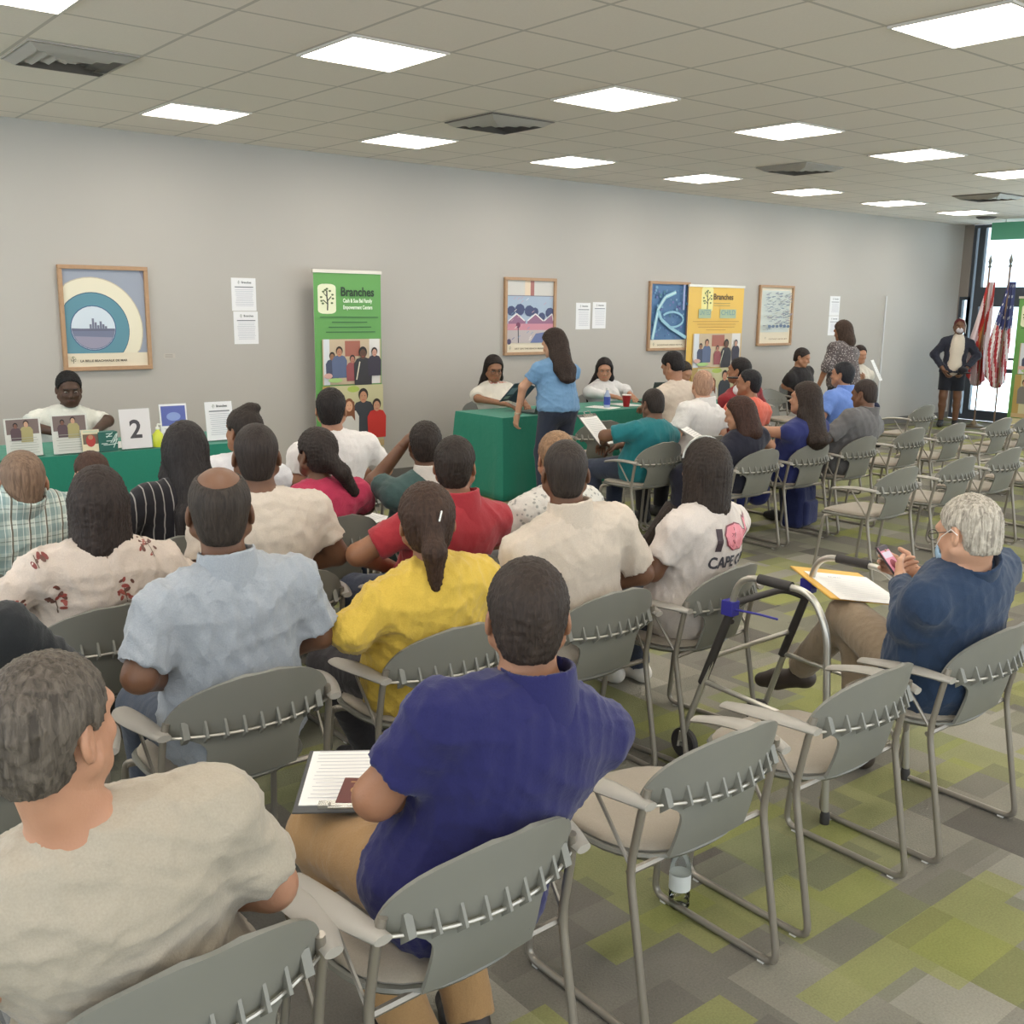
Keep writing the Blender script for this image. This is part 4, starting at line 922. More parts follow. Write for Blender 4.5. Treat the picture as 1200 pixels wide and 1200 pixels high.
papers(2.35, 7.25, .747, .2, .21, .29, 'loose white papers on the left table behind the number 2 sign'); papers(2.78, 7.35, .747, -.3, .21, .29, 'white papers lying behind the blue picture stand'); papers(7.15, 7.42, .747, .3, .21, .29, 'white papers on the right table beside the blue bottle')
papers(7.55, 7.5, .747, -.1, .21, .29, 'white papers on the right table behind the red cup')
def laptop(x, y, rz, lab, op=1.9):
    r = empty('laptop', (x, y, .747), rz, lab, 'laptop', 'open laptops on the right table'); bk = mat('laptop_dark', (62, 74, 70), .4)
    MB().box(-.17, .17, -.12, .12, 0, .016).build('keyboard_base', bk, r, bevel=.003); l = MB().box(-.17, .17, -.006, 0, 0, .23).build('lid', bk, r, bevel=.002); l.location = (0, -.12, .014); l.rotation_euler.x = .32
    s_ = MB().box(-.155, .155, .0005, .0015, .015, .215).build('screen', mat('screen_dark', (40, 46, 56), .2), l)
laptop(6.30, 7.42, .12, 'open dark laptop seen from behind, in front of the woman reading a folder'); laptop(8.0, 7.48, -.25, 'open dark green-grey laptop in front of the woman typing')
r = empty('water_bottle', (7.17, 7.38, .747), 0, 'blue-labelled plastic bottle on the right table beside the red cup', 'bottle'); MB().lathe([(.001, 0), (.03, 0), (.032, .02), (.032, .12), (.013, .16), (.013, .175)]).build('bottle_body', mat('bottle_pale', (170, 184, 214), .2), r)
MB().lathe([(.0335, .03), (.0335, .11)]).build('label', mat('bottle_label', (62, 84, 172), .4), r); MB().lathe([(.015, .175), (.015, .192), (.001, .192)]).build('cap', WHITEP, r)
r = empty('party_cup', (7.42, 7.36, .747), 0, 'red plastic cup on the right table', 'cup'); MB().lathe([(.001, 0), (.03, 0), (.045, .115), (.048, .118), (.044, .112), (.028, .004), (.001, .004)]).build('cup_body', mat('cup_red', (178, 40, 46), .35), r)
MB().lathe([(.0455, .112), (.049, .118), (.0455, .122)], n=24).build('rim', mat('cup_rim', (240, 225, 220), .4), r)
def clipboard(loc, rot, lab, board=(90, 88, 84), passport=False):
    r = empty('clipboard', loc, 0, lab, 'clipboard'); r.rotation_euler = rot
    MB().box(-.115, .115, -.16, .16, 0, .004).build('board', mat('board_%d' % board[0], board, .5), r, bevel=.001); MB().box(-.105, .105, -.15, .13, .0042, .006).build('paper', WHITEP, r)
    MB().box(-.06, .06, .125, .15, .004, .014).tube([(-.035, .14, .014), (-.035, .17, .02), (.035, .17, .02), (.035, .14, .014)], .003).build('clip', mat('chrome', (200, 198, 190), .25, .8), r)
    p = Print(); lines(p, -.09, .09, -.13, .10, 14, (170, 170, 176)); o = p.build('print', r); o.rotation_euler.x = -PI/2; o.location.z = .0078
    return r

# ================================================================ WALKER
def walker():
    r = empty('walking_frame', (3.19, 2.15, 0), .03, 'silver folding walking frame with black grips and blue catches before the white-haired man', 'walker')
    al = mat('aluminium', (196, 192, 182), .3, .75); bl = mat('grip_black', (52, 48, 46), .6); bu = mat('catch_blue', (52, 50, 140), .45)
    for s in (-1, 1):
        x = s*.25
        P = [(x*1.08, .38, .085), (x, .20, .62), (x, .16, .795), (x, -.14, .795), (x*1.05, -.22, .68), (x*1.08, -.27, .035)]
        MB().tube(fillet(P, .09, 7), .0125, 12).build('side_frame', al, r, 60)
        MB().tube([(x, .075, .797), (x, -.06, .797)], .0185, 12).build('hand_grip', bl, r, 60)
        MB().tube([(x*1.03, .30, .34), (x, .19, .65)], .017, 10).build('leg_sleeve', bl, r, 60)
        MB().tube([(x*1.03, .30, .35), (x*1.05, -.12, .33), (x*1.07, -.255, .25)], .0105, 8).build('side_brace', al, r, 60)
        c = MB().box(x-.022, x+.022, .17, .22, .635, .69); c.tube([(x+.0, .17, .66), (x+.02, .08, .66), (x+.05, .02, .65)], .0045); c.build('folding_catch', bu, r, bevel=.004)
        wh = empty('front_wheel', (x*1.08-s*.03, .385, .062)); wh.parent = r
        MB().lathe([(.03, -.012), (.055, -.014), (.062, -.008), (.062, .008), (.055, .014), (.03, .012)], axis='x', n=24).build('tyre', bl, wh)
        hb = MB().lathe([(.012, -.016), (.014, .016)], axis='x', n=10)
        for k in range(5): a = k*2*PI/5; hb.tube([(0, .01*math.cos(a), .01*math.sin(a)), (0, .034*math.cos(a), .034*math.sin(a))], .004, 5)
        hb.build('hub', mat('hub_grey', (150, 146, 140), .5), wh)
        MB().tube([(x*1.08-s*.012, .385, .062), (x*1.08+s*.008, .385, .062), (x*1.08+s*.0, .383, .12)], .006).build('axle', al, r)
        MB().lathe([(.016, 0), (.017, .03), (.013, .045)], c=(x*1.08, -.27, 0)).build('rubber_foot', bl, r)
    MB().tube(fillet([(-.25, .19, .61), (-.17, .25, .65), (.17, .25, .65), (.25, .19, .61)], .08), .014, 10).build('front_bar', bl, r, 60)
    MB().tube([(-.255, .27, .45), (.255, .27, .45)], .010, 8).build('cross_bar', al, r, 60)
walker()
# things on the floor
r = empty('water_bottle', (2.15, 1.84, 0), 0, 'clear plastic water bottle standing on the carpet under the nearest empty chair', 'bottle')
MB().lathe([(.001, .002), (.026, 0), (.032, .008), (.030, .03), (.032, .04), (.030, .05), (.032, .12), (.028, .15), (.012, .18), (.012, .195)], n=20).build('bottle_body', glass('bottle_clear', (.86, .88, .86)), r)
MB().lathe([(.014, .19), (.014, .205), (.001, .205)]).build('cap', WHITEP, r); MB().lathe([(.0325, .06), (.0325, .11)]).build('label', mat('pale_label', (210, 212, 208), .5), r)
r = empty('backpack', (7.0, 4.95, 0), .2, 'dark blue backpack standing on the floor under the chairs, beside the blue dress woman', 'backpack')
sdf_obj('bag_body', [BX((0, 0, .18), (.15, .10, .18), .05)], .012, fabric('bag_blue', (38, 44, 84)), r, cuts=[(A3((0, 0, .003)), A3((0, 0, -1)))], amp=.004)
sdf_obj('front_pocket', [BX((0, -.1, .13), (.11, .035, .10), .03)], .01, fabric('bag_blue2', (46, 52, 92)), r); MB().tube([(-.04, 0, .36), (-.04, 0, .41), (.04, 0, .41), (.04, 0, .36)], .008).build('handle', mat('strap_dark', (30, 32, 60), .7), r)

# ================================================================ PRINTS ON CLOTHES
def decal(p, target, O, U, Vv, D, name, off=.003):
    dg_v = [v.co.copy() for v in target.data.vertices]; T = bvhtree.BVHTree.FromPolygons(dg_v, [tuple(q.vertices) for q in target.data.polygons])
    O, U, Vv, D = map(Vector, (O, U, Vv, D)); D.normalize(); vs = []
    nv, nf, nc = [], [], []
    for f, c in zip(p.m.f, p.m.c):
        P_ = [Vector(p.m.v[i]) for i in f]; tris = [[P_[i] for i in t_] for t_ in tessellate_polygon([P_])] if len(P_) > 3 else [P_]
        while tris:
            t_ = tris.pop(); L_ = [(t_[1]-t_[0]).length, (t_[2]-t_[1]).length, (t_[0]-t_[2]).length]; k = L_.index(max(L_))
            if L_[k] > .014: a, b, e = t_[k], t_[(k+1) % 3], t_[(k+2) % 3]; m_ = (a+b)/2; tris += [[a, m_, e], [m_, b, e]]
            else: nf.append((len(nv), len(nv)+1, len(nv)+2)); nv += [tuple(q_) for q_ in t_]; nc.append(c)
    p.m.v, p.m.f, p.m.c = nv, nf, nc
    for (x, y, z) in p.m.v:
        P = O+U*x+Vv*z; h_ = T.ray_cast(P-D*.35, D, .8)
        vs.append(tuple(h_[0]-D*(off-y)) if h_[0] is not None else None)
    m = MB(); keep = {}
    for i, v in enumerate(vs):
        if v is not None: keep[i] = len(m.v); m.v.append(v)
    for f, c in zip(p.m.f, p.m.c):
        if all(i in keep for i in f): m.f.append([keep[i] for i in f]); m.c.append(c); m.mi.append(0)
    return m.build(name, INK, target.parent) if m.f else None
def child(root, nm): return next(c for c in root.children if c.name.split('.')[0] == nm)
def tess(p, x0, x1, z0, z1, rgb, n=6):
    p.m.ink = srgb(*rgb); y = -.0004*p.k; p.k += 1
    for i in range(n):
        for j in range(n): a, b = x0+(x1-x0)*i/n, x0+(x1-x0)*(i+1)/n; c, d = z0+(z1-z0)*j/n, z0+(z1-z0)*(j+1)/n; p.m.add([(a, y, c), (b, y, c), (b, y, d), (a, y, d)], [(0, 1, 2, 3)])

# ================================================================ PEOPLE
F = fabric
DK = (50, 42, 37); BR = (58, 42, 34)
jeans = dict(m=F('denim', (52, 58, 74))); black_t = dict(m=F('black_trousers', (40, 38, 40))); khaki = dict(m=F('khaki', (156, 122, 82))); greyt = dict(m=F('grey_trousers', (96, 94, 92)))
# --- nearest row
person('grey-haired man in a beige T-shirt at the lower left, head turned right', (.50, 1.42), (.37, 1.50, 1.25), hy=-.95, hp=.02, hr=.05, lean=(-.10, .10, .93), skin_='mid', hair=('short', (80, 72, 64), (104, 95, 85)),
       top=dict(m=F('beige_tee', (164, 154, 138), wr=.28), sleeve=.8, amp=.006), bot=greyt, g=1.10, sw=.195, h=.0085, sc=.95, arms='lap', rz=-.06, elb=[(-.27, .13, .74), (.21, .14, .74)])
pb, ib = person('man in a royal blue polo shirt and khaki trousers, nearest seated back', (1.14, 1.42), (1.30, 1.55, 1.245), rz=-.15, hy=-.48, hp=-.05, skin_='tan', hair=('short', (56, 46, 40)),
       top=dict(m=F('royal_polo', (36, 36, 84), wr=.26), sleeve=.72, collar=True, amp=.005, hem=-.3), bot=khaki, shoe=(44, 34, 30), g=1.13, sw=.205, h=.0085, arms='lap',
       elb=[(-.19, .17, .80), (.24, .16, .78)], hnd=[(0, .40, .66), (.1, .40, .66)], kne=[(-.17, .56, .53), (.12, .6, .52)], ank=[(-.04, .28, .09), (.10, .30, .09)])
c = clipboard((1.13, 1.98, .648), (0, 0, 2.53), 'clipboard with white papers on the knee of the royal blue polo man', (70, 70, 70))
r = empty('passport', (1.105, 1.90, .657), -.7, 'dark red passport booklet lying on the clipboard', 'passport'); MB().box(-.044, .044, -.062, .062, 0, .006).build('cover', mat('passport_red', (96, 42, 38), .5), r, bevel=.002)
p = Print(); p.disc(0, 0, .02, (170, 130, 80)); p.disc(0, 0, .015, (96, 42, 38)); p.rect(-.025, .025, .034, .04, (170, 130, 80)); o = p.build('print', r); o.rotation_euler.x = -PI/2; o.location.z = .0066
po, io = person('white-haired man in a dark blue jacket looking at his phone, lower right', (3.22, 1.47), (3.13, 1.60, 1.175), lean=(-.04, .125, .915), hy=-.2, hp=-.28, skin_='light', hair=('thin', (166, 156, 142), (204, 195, 180)),
       top=dict(m=F('blue_jacket', (42, 58, 82), wr=.35), sleeve=1.93, collar=True, amp=.005, loose=True), bot=dict(m=F('tan_trousers', (142, 124, 102))), shoe=(58, 48, 42), g=1.14, sw=.215, h=.0085, arms='phone', face=False,
       elb=[(-.22, .20, .76), (.30, .22, .76)], hnd=[(.10, .42, .80), (.25, .44, .80)], kne=[(.16, .66, .60), (.20, .62, .50)], ank=[(.34, .98, .26), (.20, .60, .09)])
q = io['q']
r = empty('smartphone', (3.405, 1.985, .835), .1, 'smartphone with a pink picture held by the white-haired man', 'phone'); r.rotation_euler.x = -.75
MB().box(-.038, .038, -.004, .004, -.075, .075).build('phone_case', mat('phone_black', (44, 28, 36), .35), r, bevel=.004)
sc_ = MB().box(-.034, .034, -.0052, -.0042, -.068, .068).build('screen', mat('phone_screen', (196, 130, 150), .3, emit=.25), r); p = Print(); p.rect(-.03, .03, .02, .045, (214, 208, 226)); p.disc(.0, -.01, .022, (150, 66, 84)); p.disc(.008, -.045, .016, (214, 196, 214)); p.rect(-.034, .034, .052, .068, (52, 44, 56)); p.build('picture', sc_, -.0056)
# his mask and glasses
sdf_obj('face_mask', [EL(q((0, .078, -.055)), (.050, .045, .048), io['M'], .02), EL(q((0, .066, -.05)), (.048, .045, .05), io['M'], .005, 's')], .004, mat('mask_blue', (150, 176, 196), .8), po)
m = MB()
for s in (-1, 1): m.tube([q((.052*s, .09, -.03)), q((.078*s, .04, -.0)), q((.088*s, -.01, .02)), q((.086*s, -.03, .0))], .0014, 5)
m.build('mask_loop', WHITEP, po)
m = MB()
for s in (-1, 1):
    m.tube([q((s*.034+.022*math.cos(a), .108, .008+.017*math.sin(a))) for a in [k*PI/7 for k in range(14)]], .0015, 5, closed=True); m.tube([q((s*.056, .106, .012)), q((s*.079, .05, .014)), q((s*.083, -.01, .012))], .0016, 5)
m.build('glasses', mat('glasses_dark', (70, 60, 56), .3, .5), po)
r = empty('envelope', (3.50, 2.23, .675), 0, 'yellow padded envelope with a white form on the knee of the white-haired man', 'envelope'); r.rotation_euler = (.05, .12, -.55)
MB().box(-.15, .15, -.20, .20, 0, .008).build('envelope_body', mat('manila', (226, 178, 84), .6), r, bevel=.003); MB().box(-.12, .15, -.215, .13, .009, .0105).build('form', WHITEP, r)
p = Print(); p.text('FORM', -.04, .07, .02, (110, 108, 112)); lines(p, -.10, .12, -.18, .05, 10, (196, 196, 200)); o = p.build('print', r); o.rotation_euler.x = -PI/2; o.location.z = .011
# --- second row
person('person in black cut off by the left picture edge', (.45, 2.5), (.33, 2.62, 1.25), skin_='tan', hair=('short', DK), top=dict(m=F('black_shirt', (34, 36, 38)), sleeve=.8), bot=dict(m=F('navy_trousers', (30, 32, 54))), g=1.05, sw=.21, h=.011)
person('balding man in a light blue short-sleeved shirt, his back to the camera', (1.16, 2.5), (1.125, 2.66, 1.305), hy=-.4, skin_='brown', hair=('bald', (60, 52, 46)),
       top=dict(m=F('light_blue_shirt', (156, 161, 167), wr=.55), sleeve=.86, collar=True, amp=.008, loose=True, hem=-.28, inf=.017), bot=dict(m=F('dark_denim', (66, 72, 84))), g=1.12, sw=.195, h=.0095, sc=1.05,
       elb=[(-.30, .10, .78), (.25, .14, .78)], ank=[(-.1, .62, .09), (.16, .70, .09)])
py, iy = person('woman in a yellow cardigan with a clipped ponytail', (1.82, 2.5), (1.78, 2.63, 1.195), hy=-.45, hr=-.05, skin_='tan', hair=('pony', (66, 48, 38), None, .11), female=True,
       top=dict(m=F('yellow_knit', (206, 174, 74), wr=.6), sleeve=1.55, amp=.008, inf=.018, loose=True), bot=dict(m=F('charcoal_trousers', (48, 44, 46))), shoe=(42, 40, 42), g=1.12, sw=.185, h=.0095, sc=1.02,
       elb=[(-.33, .10, .78), (.27, .15, .80)], ank=[(.06, .62, .09), (.2, .66, .09)])
q = iy['q']; MB().tube([q((.02, -.125, .03)), q((.03, -.118, .06))], .004, 6).build('hair_clip', mat('clip_silver', (200, 198, 190), .2, .8), py)
person('man in a cream short-sleeved shirt, directly right of the yellow cardigan woman', (2.47, 2.52), (2.41, 2.68, 1.285), rz=-.1, hy=-.5, skin_='brown', hair=('fade', (56, 48, 43)),
       top=dict(m=F('cream_shirt', (200, 186, 170), wr=.4), sleeve=.85, collar=True, amp=.006, loose=True), bot=dict(m=F('stone_trousers', (150, 130, 112))), shoe=(176, 168, 158), g=1.14, sw=.205, h=.010, ank=[(.05, .62, .09), (.24, .6, .09)])
pw, iw = person('woman in a white T-shirt with a pink whale print, dark straight hair', (3.13, 2.5), (3.13, 2.66, 1.235), rz=.12, hy=-.4, skin_='brown', hair=('bob', (54, 45, 39)), female=True,
       top=dict(m=F('whale_tee', (206, 196, 188), wr=.3), sleeve=.7, amp=.006), bot=jeans, shoe=(206, 200, 190), g=1.12, sw=.185, h=.010,
       elb=[(-.24, .20, .74), (.24, .22, .76)], hnd=[(-.12, .42, .66), (-.02, .44, .66)], ank=[(.26, .78, .09), (.36, .70, .09)])
p = Print(); p.text('I', -.085, -.03, .12, (70, 56, 60), .004)
wp = [(-.03, -.01), (-.045, .03), (-.03, .06), (.01, .07), (.045, .06), (.065, .04), (.085, .035), (.092, .06), (.085, .085), (.105, .075), (.125, .09), (.112, .05), (.11, .01), (.095, -.02), (.06, -.032), (.0, -.032)]
p.poly([(x*1.08-.003, z*1.1-.001) for x, z in wp], (120, 50, 60)); p.poly(wp, (220, 132, 142)); p.text('CAPE COD', -.10, -.10, .062, (62, 60, 66), .002, width=.24)
decal(p, child(pw, 'shirt'), (.02, -.2, .85), (1.2, 0, -.05), (.02, 0, 1), (0, 1, 0), 'whale_print')
q = iw['q']; m = MB(); bp = [iw['SH'][0]+A3((.06, .08, .08))]+[iw['SH'][0]+A3((.02-.03*k, .10+.03*k, .02-.065*k)) for k in range(5)]; m.tube(bp, [.03-.003*k for k in range(6)], 8); m.build('braid', hairmat('hair_54_45_39', (54, 45, 39)), pw)
m = MB().tube([q((-.092*math.cos(a), .012, .052+.082*math.sin(a))) for a in [PI*k/12 for k in range(13)]], .0045, 6).build('hair_band', mat('band_silver', (190, 188, 180), .3, .5), pw)
# --- third row
pf, if_ = person('woman in a white blouse with red flowers, dark shoulder-length hair', (1.02, 3.36), (1.055, 3.48, 1.20), hy=-.5, skin_='tan', hair=('bob', (54, 45, 41)), female=True,
       top=dict(m=F('floral_blouse', (200, 186, 174), wr=.5), sleeve=1.8, amp=.008, loose=True, inf=.018), bot=black_t, g=1.16, sw=.195, h=.011, elb=[(-.33, .1, .78), (.3, .15, .78)])
sh = child(pf, 'shirt')
for (u, v) in ((-.20, .06), (-.15, -.10), (.0, .07), (.05, -.08), (.16, .05), (-.27, -.12), (-.07, -.22), (.19, -.14)):
    p = Print()
    for k in range(13):
        a = random.random()*6.28; d = .04*random.random(); x, z = d*math.cos(a), d*math.sin(a)*1.2; rr = .007+.006*random.random(); ang = random.random()*3.14
        p.k = 0; p.poly([(x+rr*math.cos(t_)*math.cos(ang)-.55*rr*math.sin(t_)*math.sin(ang), z+rr*math.cos(t_)*math.sin(ang)+.55*rr*math.sin(t_)*math.cos(ang)) for t_ in [j*PI/4 for j in range(8)]], random.choice([(140, 62, 54), (150, 76, 66), (96, 60, 50), (120, 50, 46)]))
    p.k = 0; p.line([(0, 0), (.01, -.05)], .003, (90, 70, 56)); decal(p, sh, (u, -.2, .90+v), (1, 0, 0), (0, 0, 1), (.0, 1, 0), 'flower_print', .002)
person('heavy man in a cream T-shirt with a high fade haircut', (1.7, 3.42), (1.665, 3.58, 1.30), hy=-.4, skin_='brown', hair=('fade', (54, 46, 42)), top=dict(m=F('cream_tee', (202, 190, 176), wr=.3), sleeve=.68, amp=.006), bot=black_t, g=1.2, sw=.21, h=.011, sc=1.05)
person('dark-haired man in a red polo shirt, seen from behind', (2.36, 3.24), (2.40, 3.33, 1.225), hy=-.75, skin_='tan', hair=('short', DK), top=dict(m=F('red_polo', (164, 52, 60), wr=.3), sleeve=.7, collar=True, amp=.005), bot=jeans, g=1.12, sw=.205, h=.011,
       elb=[(-.36, .18, .78), (.30, .16, .76)])
person('man in a white leaf-patterned shirt with sandy hair, half hidden', (3.02, 3.32), (3.02, 3.42, 1.195), hy=-.5, skin_='mid', hair=('short', (150, 118, 90)), top=dict(m=F('leaf_shirt', (208, 204, 196), pattern=p_spots(0, (158, 158, 152), 42, .3)), sleeve=.9, amp=.006, loose=True), bot=greyt, g=1.1, h=.012)
# --- fourth row
person('man with cropped brown hair in a blue-green plaid shirt at the left edge', (.90, 4.05), (.945, 4.0, 1.205), hy=-.1, skin_='mid', hair=('fade', (128, 104, 86)), top=dict(m=F('plaid_shirt', (196, 204, 194), pattern=p_plaid), sleeve=.9, collar=True, amp=.005, loose=True), bot=greyt, g=1.14, sw=.205, h=.012, lean=(.03, -.02, 1.0))
person('woman with long black hair in a black striped top', (1.62, 4.22), (1.70, 4.36, 1.225), hy=-.5, skin_='brown', hair=('long', (48, 43, 42), None, .22), female=True, top=dict(m=F('striped_top', (38, 36, 40), pattern=p_stripes), sleeve=1.2, amp=.005), bot=black_t, g=1.12, h=.013, sc=1.05)
person('woman in a magenta top with a low dark ponytail', (2.33, 4.2), (2.28, 4.26, 1.17), hy=.1, skin_='brown', hair=('sidepony', (54, 46, 42)), female=True, top=dict(m=F('magenta_top', (186, 58, 88)), sleeve=.8, amp=.005), bot=black_t, g=1.08, h=.012)
person('boy in a dark green polo with a white collar, hand on his cheek', (2.86, 4.12), (2.80, 4.13, 1.185), hy=-.55, skin_='brown', hair=('short', DK), top=dict(m=F('green_polo', (66, 88, 86)), sleeve=.7, collar=True, cm=F('white_collar', (214, 208, 198)), amp=.004), bot=jeans, g=.98, sw=.175, sc=.95, h=.012, elb=[(-.22, .22, .88), (.24, .15, .78)], hnd=[(-.10, .14, 1.06), (.1, .38, .65)])
# --- front left row
person('small child with brown hair at the left table, seen from behind', (1.45, 4.97), (1.49, 5.02, 1.035), hy=.2, skin_='light', hair=('short', (78, 56, 46)), top=dict(m=F('grey_kid', (150, 146, 150)), sleeve=.8), bot=jeans, g=.85, sw=.14, sc=.9, h=.013)
person('person in a dark green cap at the far left edge', (.80, 4.95), (.965, 5.05, 1.20), skin_='tan', hair=('cap', (34, 74, 60)), top=dict(m=F('grey_shirt', (128, 130, 134)), sleeve=.8), bot=jeans, h=.013)
person('person in white T-shirt with dark hair knot, beyond the cream T-shirt man', (2.18, 4.92), (2.26, 5.0, 1.20), hy=.2, skin_='tan', hair=('topbun', DK), top=dict(m=F('white_tee', (218, 218, 220)), sleeve=.8), bot=jeans, g=1.1, sw=.2, h=.013)
person('man in a white T-shirt seen from behind before the green banner', (2.88, 5.02), (2.85, 5.14, 1.27), hy=-.6, skin_='mid', hair=('short', (40, 34, 32)), top=dict(m=F('white_tee2', (222, 216, 212)), sleeve=.75), bot=jeans, g=1.1, sw=.205, h=.012, elb=[(-.26, .12, .78), (.33, .14, .78)])
papers(2.68, 4.55, .66, .4, .2, .26, 'white papers on the lap beside the magenta top', tilt=.1)
# --- right block
person('man in a teal T-shirt holding a clipboard', (5.6, 5.17), (5.66, 5.36, 1.14), hy=-.25, hp=-.25, skin_='brown', hair=('fade', (50, 42, 38)), top=dict(m=F('teal_tee', (36, 112, 118)), sleeve=.75), bot=jeans, shoe=(44, 46, 60), g=1.1, sw=.2, h=.013, elb=[(-.30, .30, .80), (.28, .24, .76)], hnd=[(-.14, .48, .72), (.05, .48, .68)])
clipboard((5.52, 5.78, .80), (.75, 0, .15), 'clipboard with white paper held by the teal T-shirt man')
person('bald man in a white polo shirt', (6.2, 5.22), (6.28, 5.40, 1.26), hy=-.65, skin_='light', hair=('fade', (178, 140, 116)), top=dict(m=F('white_polo', (220, 216, 212)), sleeve=.8, collar=True), bot=black_t, g=1.12, sw=.2, h=.014)
papers(5.80, 4.98, .80, .5, .2, .28, 'white papers held low beside the bald man in the white polo', tilt=.5); 
pc, ic = person('man in a coral shirt with a black cap and face mask', (6.88, 5.34), (6.92, 5.46, 1.245), hy=.5, skin_='tan', hair=('cap', (36, 34, 36)), top=dict(m=F('coral_shirt', (216, 106, 86)), sleeve=.8), bot=black_t, g=1.1, sw=.2, h=.014)
q = ic['q']; sdf_obj('cap_peak', [EL(q((0, .12, .045)), (.06, .06, .008), ic['M'], .01)], .005, hairmat('hair_36_34_36', (36, 34, 36)), pc); sdf_obj('face_mask', [EL(q((0, .078, -.055)), (.050, .045, .046), ic['M'], .02)], .006, mat('mask_white', (222, 222, 224), .8), pc)
sdf_obj('shoulder_strap', [RC(ic['tp'](.98, -.05, -.10), ic['tp'](.35, .16, -.15), .012, .012, .01)], .007, mat('strap_black', (40, 38, 40), .7), pc)
person('brown-haired woman in a navy dress leaning left', (5.90, 4.5), (5.80, 4.68, 1.12), hy=.4, hp=-.3, skin_='mid', hair=('bob', (66, 44, 36)), female=True, top=dict(m=F('navy_dress', (34, 34, 46)), sleeve=.3, dress=True), bot=None, g=1.08, h=.014, shoe=(60, 50, 46))
person('woman in a sleeveless royal blue dress with long curly hair', (6.55, 4.53), (6.53, 4.62, 1.205), hy=.2, skin_='mid', hair=('long', (56, 45, 39), None, .01), female=True, top=dict(m=F('blue_dress', (46, 52, 104)), sleeve=.0, dress=True), bot=None, g=1.08, h=.013, sc=1.05, shoe=(196, 196, 200),
       elb=[(-.28, .24, .84), (.26, .2, .8)], hnd=[(-.12, .42, .78), (.0, .42, .70)], ank=[(-.08, .62, .09), (.05, .72, .09)])
person('man in a grey shirt leaning forward beside the blue dress', (7.2, 4.54), (7.30, 4.64, 1.20), hy=.05, hp=-.2, skin_='brown', hair=('fade', (60, 50, 46)), top=dict(m=F('grey_shirt2', (104, 102, 102)), sleeve=.95, collar=True, loose=True), bot=dict(m=F('grey_jeans', (70, 72, 80))), g=1.18, sw=.21, h=.014)
person('man in a sky blue shirt facing the wall', (8.45, 5.48), (8.50, 5.62, 1.255), hy=.15, skin_='mid', hair=('short', (44, 44, 48)), top=dict(m=F('sky_shirt', (108, 138, 204)), sleeve=.8, collar=True), bot=black_t, g=1.05, h=.015)
person('man with thick black hair in a pale beige shirt bent over the right table', (7.35, 6.42), (7.30, 6.72, 1.31), hy=.1, hp=-.5, skin_='mid', hair=('short', (38, 34, 34)), top=dict(m=F('pale_beige', (212, 198, 182)), sleeve=.85, loose=True), bot=black_t, g=1.1, sw=.2, h=.014, arms='table', sc=1.1)
person('man in a dark red shirt before the yellow banner', (7.95, 6.17), (7.86, 6.32, 1.275), hy=.3, skin_='tan', hair=('short', (38, 34, 34)), top=dict(m=F('dark_red', (138, 42, 48)), sleeve=.85, loose=True), bot=jeans, g=1.1, sw=.2, h=.014, sc=1.05)
# --- helpers behind the tables
p2, i2 = person('smiling man in a white T-shirt seated behind the left table', (2.22, 8.2), (2.25, 7.95, 1.21), rz=PI, hy=-.15, hp=-.2, skin_='dark', hair=('short', (30, 28, 28)), face=True, top=dict(m=F('white_tee3', (216, 216, 206)), sleeve=.8), bot=jeans, g=1.08, sw=.21, h=.012, sc=1.08, arms='table', shoe=None)
q = i2['q']; i_ = i2; MB().tube([i_['tp'](1.0, -.07, .03), i_['tp'](.84, -.05, .135), i_['tp'](.72, -.0, .155), i_['tp'](.84, .05, .135), i_['tp'](1.0, .07, .03)], .004, 5).build('lanyard', mat('lanyard', (40, 40, 44), .7), p2)
p3, i3 = person('woman in glasses and a white ringer T-shirt reading a folder behind the right table', (6.3, 8.25), (6.24, 8.0, 1.24), rz=PI, hy=-.35, hp=-.3, skin_='tan', hair=('long', (42, 34, 32), None, .12), female=True, face=True, top=dict(m=F('ringer_tee', (218, 212, 200)), sleeve=.8), bot=jeans, h=.013, arms='table', shoe=None, sc=1.05)
q = i3['q']; m = MB()
for s in (-1, 1): m.tube([q((s*.034+.023*math.cos(a), .106, .008+.018*math.sin(a))) for a in [k*PI/7 for k in range(14)]], .002, 5, closed=True); m.tube([q((s*.056, .104, .012)), q((s*.079, .05, .014))], .0018, 5)
m.build('glasses', mat('glasses_dark', (70, 60, 56)), p3)
p = Print(); p.text('BEACH', 0, 0, .07, (190, 110, 90), .002, 'CENTER'); decal(p, child(p3, 'shirt'), (0, .4, .98), (-1, 0, 0), (0, 0, 1), (0, -1, 0), 'shirt_lettering')
r = empty('folder', (6.20, 7.62, .93), .1, 'dark folder held open by the woman in glasses', 'folder'); fm = mat('folder_dark', (66, 80, 96), .4)
r.rotation_euler = (.75, 0, .35); MB().box(-.16, 0, -.003, .003, -.12, .12).build('cover', fm, r); c = MB().box(0, .16, -.003, .003, -.12, .12).build('cover', fm, r); c.rotation_euler.z = -.4
p = Print(); p.rect(-.14, -.02, -.03, .06, (150, 170, 186)); p.rect(-.14, -.05, -.09, -.05, (186, 196, 190)); p.build('print', r, -.004)
person('young woman with long dark hair typing behind the right table', (7.78, 8.25), (7.72, 8.0, 1.185), rz=PI, hy=-.7, hp=-.25, skin_='mid', hair=('long', (40, 34, 34), None, .18), female=True, face=True, top=dict(m=F('white_top', (212, 210, 210)), sleeve=1.6), bot=jeans, h=.013, arms='table', shoe=None)
